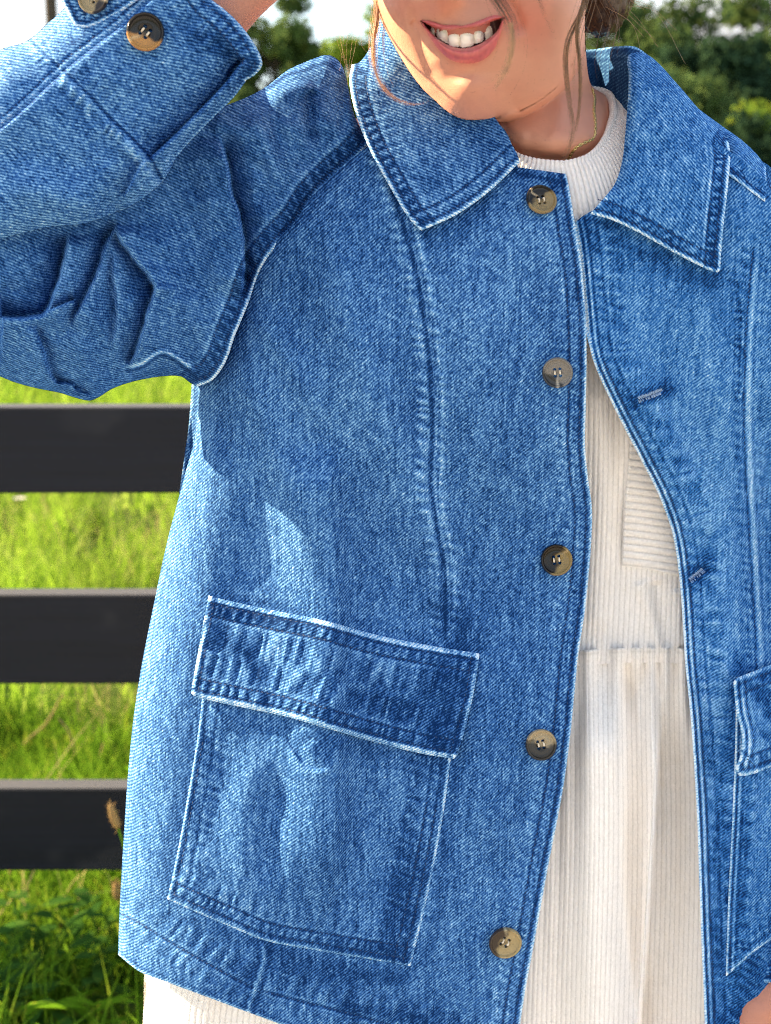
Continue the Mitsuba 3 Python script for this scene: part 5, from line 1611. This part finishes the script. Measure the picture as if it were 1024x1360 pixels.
lock('person__hair_lock', [(770, -230, -.02), (782, -170, .0), (787, -110, .018), (785, -60, 0.034), (777, -5, 0.040), (769, 20, 0.044), (766, 50, 0.044), (769, 80, 0.040), (770, 120, 0.034), (768, 150, 0.023), (762, 180, 0.015), (752, 208, 0.011), (742, 224, 0.016)], 40, 2.2, .00012, 'hair_brown', 7, wave=0.8, fan=(1.4, 0.9, 0.734))
lock('person__hair_lock', [(790, -50, -.10), (800, 0, -.10), (812, 25, -.10), (806, 60, -.09), (803, 90, -.09), (808, 112, -.09)], 7, 3, .00018, 'hair_brown', 8, wave=3, fan=(1, 2, 3))
for k in range(26):
    r = rngh.uniform
    a0 = r(-1.0, 0.9)
    L = r(30, 110)
    p0 = np.array([800 + r(-10, 16), 5 + r(-20, 16)])
    p1 = p0 + L * 0.5 * np.array([math.cos(a0), math.sin(a0)])
    p2 = p0 + L * np.array([math.cos(a0 + r(-0.6, 0.8)), math.sin(a0 + r(-0.1, 0.9))])
    d0 = r(-.16, -.10)
    V = [(p0[0], p0[1], d0), (p1[0], p1[1], d0), (p2[0], p2[1], d0)]
    if k == 0:
        FLY = []
    c = crv([q[:2] for q in V], 6)
    FLY.append(tube(at(c[:, 0], c[:, 1], Y0 - d0), .00013, 3))
for k in range(8):
    r = rngh.uniform
    x0 = r(448, 500)
    c = crv([(x0 + r(-6, 10), -40), (x0 + r(-5, 5), 0), (x0 - r(-4, 12), r(30, 60)), (x0 - r(-14, 22), r(70, 125))], 6)
    FLY.append(tube(at(c[:, 0], c[:, 1], Y0 + r(-.02, .05)), .00006, 3))
labels[put('person__stray_hair', cat(FLY), 'hair_blond', True)] = {'kind': 'stuff', 'label': 'fine loose flyaway hairs'}
lock('person__hair_lock', [(375, -50, .03), (356, -12, .03), (343, 12, .03), (334, 28, .034), (331, 44, .036)], 60, 3.6, .00013, 'hair_blond', 9, fan=(0.8, 1, 1.3), wave=1, label='fair lock held beside the raised cuff')
thing('person', 'smiling woman cropped above the mouth, one arm raised, dark tied hair with loose strands', 'person')

# ---- necklace
def chain(path, link=0.0030, rad=0.00060):
    p = np.array(path, float)
    t = np.r_[0, np.cumsum(np.linalg.norm(np.diff(p[:, :2], axis=0), axis=1))]
    c = CubicHermiteSpline(t, p, np.gradient(p, t, axis=0))(np.linspace(0, t[-1], 300))
    h = body_skin(c[:, :2])[0] + 0.0012
    V = at(c[:, 0], c[:, 1], Y0 - h)
    S = np.r_[0, np.cumsum(np.linalg.norm(np.diff(V, axis=0), axis=1))]
    out = []
    for k, s in enumerate(np.arange(0, S[-1] - link, link * 0.8)):
        a = np.array([np.interp(s, S, V[:, j]) for j in range(3)])
        b = np.array([np.interp(s + link, S, V[:, j]) for j in range(3)])
        ax = unit(b - a)
        sd = unit(np.cross(ax, [0, 1, 0])) if k % 2 == 0 else unit([0, 1, 0.01])
        ang = np.linspace(0, 2 * np.pi, 9)
        q = (a + b) / 2 + np.outer(np.cos(ang), ax) * link * 0.5 + np.outer(np.sin(ang), sd) * link * 0.26
        out.append(tube(q, rad, 4))
    return cat(out)


put('necklace', chain([(786, 118, 0), (790, 130, 0), (789, 145, 0), (791, 168, 0), (788, 184, 0), (776, 190, 0), (764, 197, 0), (757, 208, 0), (752, 217, 0)]), 'gold', True)
labels['necklace'] = {'label': 'fine gold chain necklace lying on the bare neck', 'category': 'necklace'}
# ---------------------------------------------------------------- setting
def grid_sheet(x0, x1, y0, y1, nx, ny, zf):
    xs, ys = np.linspace(x0, x1, nx), y0 + (y1 - y0) * np.linspace(0, 1, ny) ** 2.2
    X, Y = np.meshgrid(xs, ys)
    V = np.stack([X, Y, zf(X, Y)], -1).reshape(-1, 3)
    i, j = np.meshgrid(np.arange(ny - 1), np.arange(nx - 1), indexing='ij')
    q = np.stack([i * nx + j, i * nx + j + 1, (i + 1) * nx + j + 1, (i + 1) * nx + j], -1).reshape(-1, 4)
    return trimesh.Trimesh(V, np.vstack([q[:, [0, 1, 2]], q[:, [0, 2, 3]]]), process=False)


struct('ground', grid_sheet(-400, 400, -12, 700, 121, 121, lambda X, Y: 0.02 * np.sin(X * 0.7) * np.sin(Y * 0.5)), 'field_ground', True)

FY = 2.30
rng = np.random.default_rng(21)


def bar(x0, x1, y0, y1, z0, z1, seed):
    n = 60
    xs = np.linspace(x0, x1, n)
    c = 0.0025
    prof = [(y0 + c, z0), (y0, z0 + c), (y0, z1 - c), (y0 + c, z1), (y1 - c, z1), (y1, z1 - c), (y1, z0 + c), (y1 - c, z0)]
    V = []
    for x in xs:
        dz = 0.004 * (n1([x + seed], seed, 1.1)[0] - 0.5)
        for y, z in prof:
            V.append([x, y + 0.003 * (n1([x + 9], seed + 5, 0.9)[0] - 0.5), z + dz])
    m = len(prof)
    i, j = np.meshgrid(np.arange(n - 1), np.arange(m), indexing='ij')
    q = np.stack([i * m + j, (i + 1) * m + j, (i + 1) * m + (j + 1) % m, i * m + (j + 1) % m], -1).reshape(-1, 4)
    f = [q[:, [0, 1, 2]], q[:, [0, 2, 3]]]
    k = np.arange(1, m - 1)
    f += [np.stack([k * 0, k, k + 1], 1), np.stack([k * 0, k + 1, k], 1) + (n - 1) * m]
    return trimesh.Trimesh(np.array(V), np.vstack(f), process=False)


def rail_z(v):
    return float(at(100, v, FY)[2])


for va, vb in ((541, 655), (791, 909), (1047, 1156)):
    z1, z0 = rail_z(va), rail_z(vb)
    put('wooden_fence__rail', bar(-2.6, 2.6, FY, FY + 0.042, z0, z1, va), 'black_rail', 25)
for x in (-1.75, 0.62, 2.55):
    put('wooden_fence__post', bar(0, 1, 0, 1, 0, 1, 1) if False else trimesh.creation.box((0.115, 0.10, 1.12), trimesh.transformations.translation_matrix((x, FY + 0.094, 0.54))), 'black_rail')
thing('wooden_fence', 'black painted three-rail wooden fence standing in the grass behind the woman', 'fence')


# ---- grass
def blades(key, xs, ys, hs, ws, mat, seed, lean=0.35, seg=3, label=None, bend=0.5, zs=0.0):
    rng = np.random.default_rng(seed)
    n = len(xs)
    a = rng.uniform(0, 2 * np.pi, n)
    d = np.stack([np.cos(a), np.sin(a), 0 * a], 1)
    fa = rng.uniform(0, 2 * np.pi, n)
    sd = np.stack([np.cos(fa), np.sin(fa), 0 * fa], 1)
    ln = np.abs(rng.normal(0, lean, n))
    bd = np.abs(rng.normal(0, bend, n))
    base = np.stack([xs, ys, np.zeros(n) + zs], 1)
    V = []
    for k in range(seg + 1):
        t = k / seg
        c = base + d * ((ln * t + bd * t * t) * hs)[:, None]
        c[:, 2] += hs * t * (1 - 0.25 * bd * t)
        w = ws * (1 - t ** 1.6) * 0.5 + 0.0002
        if k < seg:
            V += [c - sd * w[:, None], c + sd * w[:, None]]
        else:
            V += [c]
    m = 2 * seg + 1
    V = np.stack(V, 1).reshape(-1, 3)
    f = []
    for k in range(seg - 1):
        f += [[2 * k, 2 * k + 1, 2 * k + 3], [2 * k, 2 * k + 3, 2 * k + 2]]
    f += [[2 * seg - 2, 2 * seg - 1, 2 * seg]]
    Fc = (np.arange(n)[:, None, None] * m + np.array(f)[None]).reshape(-1, 3)
    k = put(key, trimesh.Trimesh(V, Fc, process=False), mat, False)
    return k


def scatter(n, x0, x1, y0, y1, seed, clump=0.0, f=3.0):
    r = np.random.default_rng(seed)
    x, y = r.uniform(x0, x1, 4 * n), r.uniform(y0, y1, 4 * n)
    k = meshkit.fbm(np.stack([x * f, y * f, x * 0 + seed], -1), 3, seed)
    keep = r.random(4 * n) < np.clip((k - 0.5) * clump * 4 + 0.5, 0.03, 1)
    return x[keep][:n], y[keep][:n]


r = np.random.default_rng(5)
x, y = scatter(11000, -1.25, 0.3, 2.35, 3.5, 1, 0.8)
blades('grass', x, y, r.uniform(0.06, 0.16, len(x)) * np.where(y < 2.8, 0.8, 1.2), r.uniform(0.004, 0.009, len(x)), 'grass_blade', 1)
x, y = scatter(5000, -1.2, 0.2, 1.7, 2.4, 2, 0.8)
blades('grass', x, y, r.uniform(0.05, 0.20, len(x)), r.uniform(0.004, 0.009, len(x)), 'grass_blade', 2)
x, y = scatter(26000, -2.2, 0.9, 3.4, 6.0, 3, 0.9, 1.6)
blades('grass', x, y, r.uniform(0.10, 0.30, len(x)), r.uniform(0.005, 0.010, len(x)), 'grass_field', 3, 0.25)
x, y = scatter(30000, -4.5, 2.5, 6.0, 13.0, 4, 0.9, 0.8)
blades('grass', x, y, r.uniform(0.15, 0.40, len(x)), r.uniform(0.012, 0.024, len(x)), 'grass_field', 4, 0.25, 2)
x, y = scatter(22000, -14, 9, 13.0, 40.0, 6, 0.7, 0.4)
blades('grass', x, y, r.uniform(0.2, 0.5, len(x)), r.uniform(0.04, 0.09, len(x)), 'grass_field', 6, 0.25, 2)
x, y = scatter(9000, -3.5, 3.5, 0.6, 3.6, 7, 0.6)
blades('grass', x, y, r.uniform(0.05, 0.14, len(x)), r.uniform(0.004, 0.008, len(x)), 'grass_blade', 7)
x, y = scatter(1500, -2.0, 0.6, 2.4, 5.5, 8, 0.9, 2.0)
blades('grass', x, y, r.uniform(0.14, 0.34, len(x)), r.uniform(0.002, 0.004, len(x)), 'grass_dry', 8, 0.35, 3)
for k in [q for q in scene if q.split('_')[0] == 'grass' and scene[q].get('type') == 'ply']:
    labels[k] = {'kind': 'stuff', 'label': 'green meadow grass growing behind and under the fence', 'category': 'grass'}


# ---- weeds and grass heads that can be told apart
def leaf_mesh(o, d, up, L, w, droop=0.4, n=7):
    d, up = unit(d), unit(up)
    s = unit(np.cross(d, up))
    t = np.linspace(0, 1, n)
    c = o + np.outer(t * L, d) - np.outer(droop * L * t ** 2, [0, 0, 1])
    wd = w * np.sin(np.pi * np.clip(t * 0.96 + 0.04, 0, 1)) ** 0.8
    V = np.stack([c - s * wd[:, None], c - up * (0.12 * w), c + s * wd[:, None]], 1).reshape(-1, 3)
    f = []
    for k in range(n - 1):
        for a in (0, 1):
            i = 3 * k + a
            f += [[i, i + 1, i + 4], [i, i + 4, i + 3]]
    return trimesh.Trimesh(V, f, process=False)


def weed(u, v, y, nleaf, L, w, mat, label, seed, height=0.18, group=None, cat_='weed'):
    rg = np.random.default_rng(seed)
    top = at(u, v, y)
    g = np.array([top[0] + rg.uniform(-.03, .03), top[1] + rg.uniform(-.03, .03), 0.0])
    key = thing('broadleaf_weed', label, cat_, group)
    ts = np.linspace(0, 1, 8)
    stem = g + np.outer(ts, top - g) + np.outer(np.sin(ts * np.pi), [0.01, 0.01, 0])
    put(key + '__stem', tube(stem, np.linspace(0.003, 0.0015, 8), 6), mat, True)
    for k in range(nleaf):
        a = 2.4 * k + rg.uniform(-0.4, 0.4)
        t = 0.35 + 0.65 * k / max(nleaf - 1, 1)
        o = g + (top - g) * t
        put(key + '__leaf', leaf_mesh(o, [math.cos(a), math.sin(a), rg.uniform(0.1, 0.7)], [-0.3 * math.cos(a), -0.3 * math.sin(a), 1], L * rg.uniform(0.7, 1.2), w * rg.uniform(0.8, 1.2), rg.uniform(0.2, 0.6)), mat, True)


WEEDS = [(12, 1185, 2.34, 6, .065, .016, 'weed_leaf', 'dark broad-leaved weed at the left picture edge under the lowest rail'),
         (40, 1215, 2.28, 6, .060, .014, 'weed_leaf', 'dark weed with a wide leaf beside the two short grass spikes'),
         (100, 1180, 2.38, 6, .055, .013, 'weed_leaf', 'dark leafy weed under the lowest rail, midway to the jacket'),
         (10, 1290, 2.18, 5, .060, .014, 'weed_leaf', 'dark weed low at the left picture edge near the bottom corner'),
         (70, 1240, 2.32, 5, .060, .015, 'weed_leaf', 'small dark weed behind the short grass spikes'),
         (128, 1215, 2.42, 5, .065, .016, 'weed_leaf', 'small dark weed close to the jacket hem'),
         (55, 1022, 3.05, 6, .09, .012, 'weed_bright', 'bright green leafy plant just above the lowest rail, left one'),
         (165, 1018, 2.67, 6, .10, .012, 'weed_bright', 'bright green strap-leaved plant above the lowest rail beside the jacket'),
         (75, 1330, 2.16, 6, .09, .008, 'weed_bright', 'bright strap-leaved tuft at the bottom of the picture'),
         (120, 1335, 2.14, 6, .085, .009, 'weed_bright', 'bright tuft at the bottom of the picture near the dress'),
         (22, 1340, 2.12, 6, .09, .009, 'weed_bright', 'bright tuft in the bottom left picture corner')]
rw = np.random.default_rng(77)
for k in range(16):
    u, v = rw.uniform(-6, 165), rw.uniform(1172, 1345)
    WEEDS.append((u, v, 2.34 - 0.22 * (v - 1172) / 173, 5, rw.uniform(.03, .055), rw.uniform(.008, .014), 'weed_leaf', 'one of the low dark green weeds scattered in the grass under the fence'))
for k, a in enumerate(WEEDS):
    weed(*a, seed=100 + k, group='low weeds scattered in the grass' if k >= 11 else None)


def spike(pts, y, rad, head, label, mat='seed_head', bristle=True, seed=0):
    """A grass stalk with a seed head: pts from the ground end to the head's tip, head = share of it that is the head."""
    key = thing('grass_spike', label, 'grass spike')
    p = crv(pts, 2.0)
    V = at(p[:, 0], p[:, 1], y)
    g = V[0].copy()
    g[2] = 0.0
    V = np.vstack([g, V])
    S = np.r_[0, np.cumsum(np.linalg.norm(np.diff(p, axis=0), axis=1))]
    k0 = np.searchsorted(S, S[-1] * (1 - head)) + 1
    put(key + '__stalk', tube(V[:k0 + 1], 0.0016, 5), 'grass_blade', True)
    Hd = V[k0:]
    t = np.linspace(0, 1, len(Hd))
    put(key + '__head', tube(Hd, rad * np.interp(t, [0, .12, .5, .85, 1], [.45, .9, 1, .8, .2]), 10), mat, True)
    if bristle:
        rg = np.random.default_rng(seed)
        out = []
        for _ in range(170):
            i = rg.integers(0, len(Hd) - 1)
            d = unit(rg.normal(0, 1, 3) + 0.9 * unit(Hd[-1] - Hd[0]))
            o = Hd[i] + d * rad * 0.5
            out.append(tube(np.stack([o, o + d * rad * rg.uniform(0.6, 1.1)]), 0.00035, 3))
        put(key + '__bristles', cat(out), mat, True)


spike([(176, 1180), (168, 1140), (160, 1110), (152, 1086), (146, 1067)], 2.05, .0062, 0.30, 'ripe orange-brown foxtail head in front of the lowest rail', seed=1)
spike([(170, 1260), (164, 1220), (158, 1195), (154, 1172)], 2.36, .0085, 0.25, 'tan grass head beside the jacket just under the lowest rail', seed=2)
spike([(62, 1300), (58, 1260), (54, 1230), (50, 1206)], 2.50, .006, 0.30, 'left one of two short brown grass spikes', seed=3)
spike([(72, 1300), (70, 1260), (68, 1225), (67, 1202)], 2.50, .006, 0.26, 'right one of two short brown grass spikes', seed=4)
spike([(-20, 1045), (10, 1010), (40, 980), (62, 960), (84, 920)], 3.15, .0032, 0.55, 'long pale slanting grass stalk between the lower two rails', 'grass_dry', False, 5)
spike([(104, 1040), (100, 1000), (90, 970), (76, 952)], 3.1, .003, 0.6, 'bowed grey-green grass head between the lower two rails', 'grass_dry', False, 6)
spike([(128, 1045), (131, 1020), (134, 1000), (138, 985)], 3.1, .0028, 0.6, 'short upright pale grass stalk above the lowest rail', 'grass_dry', False, 7)
spike([(84, 1300), (80, 1262), (78, 1240), (80, 1222)], 2.46, .006, 0.35, 'greyish grass head right of the two brown spikes', 'grass_dry', False, 8)
spike([(150, 1280), (146, 1255), (142, 1240), (138, 1225)], 2.5, .005, 0.4, 'greenish grass head low beside the jacket hem', 'grass_dry', False, 9)

# small pale flower heads along the fence's upper rail
for k, (u, v, y, lab) in enumerate(((26, 662, 5.2, 'white flower head under the top rail near the left picture edge'), (125, 531, 8.6, 'white flower just above the top rail under the raised elbow'),
                                    (190, 525, 8.7, 'white flower above the top rail, left one of the pair'), (206, 522, 8.8, 'white flower above the top rail, middle one'), (222, 524, 8.8, 'white flower above the top rail nearest the jacket'), (242, 509, 9.2, 'pale flower head beside the armpit, above the others'))):
    key = thing('flower', lab, 'flower')
    o = at(u, v, y)
    put(key + '__stem', tube(np.stack([[o[0], o[1], 0.0], (o + [o[0], o[1], 0]) / 2 + [0.01, 0, 0], o]), 0.003, 5), 'grass_blade', True)
    ps = [leaf_mesh(o, [math.cos(a), math.sin(a), 0.3], [0, 0, 1], 0.026, 0.008, 0.2, 5) for a in np.arange(9) * 2 * np.pi / 9]
    put(key + '__petals', cat(ps), 'petal', True)


# ---- trees
def tree(key, u, y, ztop, rx, ry, rz, nclump, nleaf, leaf, mat, label, category='tree', group=None, seed=0, trunk=0.12, zc=None, gap=0.55, z0=None):
    rg = np.random.default_rng(seed)
    key = thing(key, label, category, group)
    x = float(at(u, 230, y)[0])
    cz = ztop - rz if zc is None else zc
    c0 = np.array([x, y, cz])
    top = c0 + np.array([0, 0, 0.55 * rz])
    ts = np.linspace(0, 1, 12)
    tr = np.array([x, y, -0.05]) + np.outer(ts, top - np.array([x, y, -0.05])) + 0.06 * rx * np.stack([np.sin(ts * 5 + seed), np.cos(ts * 4 + seed), 0 * ts], 1)
    limbs = [tube(tr, np.interp(ts, [0, .05, 1], [trunk * 1.4, trunk, trunk * 0.15]), 9)]
    cl, sz = [], []
    while len(cl) < nclump:
        p = rg.uniform(-1, 1, 3)
        rr = np.linalg.norm(p)
        if rr > 1 or rg.random() > 0.25 + 0.75 * rr:
            continue
        q = c0 + p * np.array([rx, ry, rz]) * (0.86 + 0.28 * meshkit.noise(np.array([p * 2.3 + seed]), seed)[0])
        if meshkit.noise(np.array([q * (1.6 / rx)]), seed + 3)[0] < gap * 0.5:
            continue
        cl.append(q)
        sz.append(rg.uniform(0.55, 1.25))
    cl, sz = np.array(cl), np.array(sz)
    for q in cl[:: max(1, nclump // 40)]:
        a = tr[min(11, max(2, int(np.clip((q[2] - 0.3 * rz) / top[2], 0.15, 1) * 11)))]
        m = (a + q) / 2 + rg.normal(0, 0.08 * rx, 3)
        s = np.linspace(0, 1, 7)[:, None]
        limbs.append(tube((1 - s) ** 2 * a + 2 * s * (1 - s) * m + s * s * q, np.linspace(trunk * 0.35, trunk * 0.06, 7), 5))
    put(key + '__trunk', cat(limbs), 'bark', True)
    per = rg.integers(0, nclump, nleaf)
    cr = 1.5 * (rx * ry * rz / nclump) ** (1 / 3)
    d = rg.normal(0, 1, (nleaf, 3))
    d /= np.linalg.norm(d, axis=1, keepdims=True)
    P = cl[per] + d * (rg.random(nleaf) ** 0.5 * cr * 0.75 * sz[per])[:, None] * np.array([1.1, 1.1, 0.75])
    nrm = d * 0.6 + rg.normal(0, 0.7, (nleaf, 3)) + np.array([0, 0, 0.5])
    nrm /= np.linalg.norm(nrm, axis=1, keepdims=True)
    a = np.cross(nrm, rg.normal(0, 1, (nleaf, 3)))
    a /= np.linalg.norm(a, axis=1, keepdims=True)
    b = np.cross(nrm, a)
    s = (leaf * rg.uniform(0.6, 1.3, nleaf))[:, None]
    V = np.stack([P - a * s, P + b * s * 0.45 - a * s * 0.1, P + a * s, P - b * s * 0.45 + a * s * 0.1], 1).reshape(-1, 3)
    f = (np.arange(nleaf)[:, None, None] * 4 + np.array([[0, 1, 2], [0, 2, 3]])[None]).reshape(-1, 3)
    put(key + '__crown', trimesh.Trimesh(V, f, process=False), mat, False)


def zat(v, y):
    return float(at(500, v, y)[2])


# right, from left to right
tree('tree', 820, 30, zat(-40, 30), 2.3, 2.0, 2.6, 60, 16000, .11, 'tree_leaf', 'mid green tree rising right behind the woman’s hair'.replace('’', "'"), seed=31)
tree('tree', 915, 34, zat(-45, 34), 1.9, 1.6, 2.6, 54, 13000, .10, 'tree_leaf', 'loose-crowned tree with sky showing through, behind the right collar', seed=32, gap=1.05)
tree('tree', 965, 26, zat(40, 26), 1.3, 1.1, 1.3, 46, 15000, .09, 'tree_leaf_dark', 'very dark dense tree beside the right shoulder', seed=33)
tree('tree', 1050, 38, zat(30, 38), 2.1, 1.6, 2.4, 60, 17000, .11, 'tree_leaf', 'yellow-green tree at the right picture edge', seed=34)
tree('tree', 870, 24, zat(95, 24), 1.3, 1.1, 1.0, 40, 12000, .08, 'tree_leaf', 'low rounded tree in front of the tall ones, beside the collar', seed=35)
tree('bush', 985, 20, zat(140, 20), 1.0, 0.8, 0.85, 30, 8000, .07, 'tree_leaf_bright', 'sunlit yellowish bush above the right shoulder', 'bush', seed=36, trunk=0.05)
tree('bush', 1030, 19, zat(160, 19), 0.8, 0.7, 0.8, 24, 8000, .07, 'tree_leaf_dark', 'dark bush at the right edge against the shoulder', 'bush', seed=37, trunk=0.05)
# left
tree('tree', 362, 26, zat(-22, 26), 0.75, 0.7, 1.6, 34, 9000, .09, 'tree_leaf', 'dark green tree beside the raised cuff', seed=41, gap=0.8)
tree('tree', 492, 32, zat(-40, 32), 1.1, 1.0, 2.6, 30, 7000, .11, 'tree_leaf_bright', 'bright green sunlit tree behind the loose hair left of the face', seed=42, gap=0.8)
tree('tree', 420, 60, zat(88, 60), 3.5, 2.0, 1.6, 30, 7000, .16, 'tree_leaf', 'low distant tree behind the raised shoulder', seed=43)
for k, (u, y, v) in enumerate(((-700, 75, 110), (-420, 80, 130), (-180, 70, 120), (60, 78, 150), (250, 74, 130), (1250, 50, 30), (1480, 60, 40))):
    tree('tree', u, y, zat(v, y), 5.0, 3.5, 3.2, 34, 6000, .28, 'tree_leaf', 'field edge tree mostly hidden or outside the picture', group='trees along the field edge', seed=60 + k)
x = float(at(67, 10, 16)[0])
m = tube(np.stack([[x, 16, -0.05], [x + 0.01, 16, 2.0], [x, 16, 4.4]]), [0.075, 0.07, 0.06], 12)
put('pole', m, 'bark', True)
labels['pole'] = {'label': 'dark upright pole against the bright sky above the raised sleeve', 'category': 'pole'}
print('triangles', TRIS[0], 'entries', len(scene))
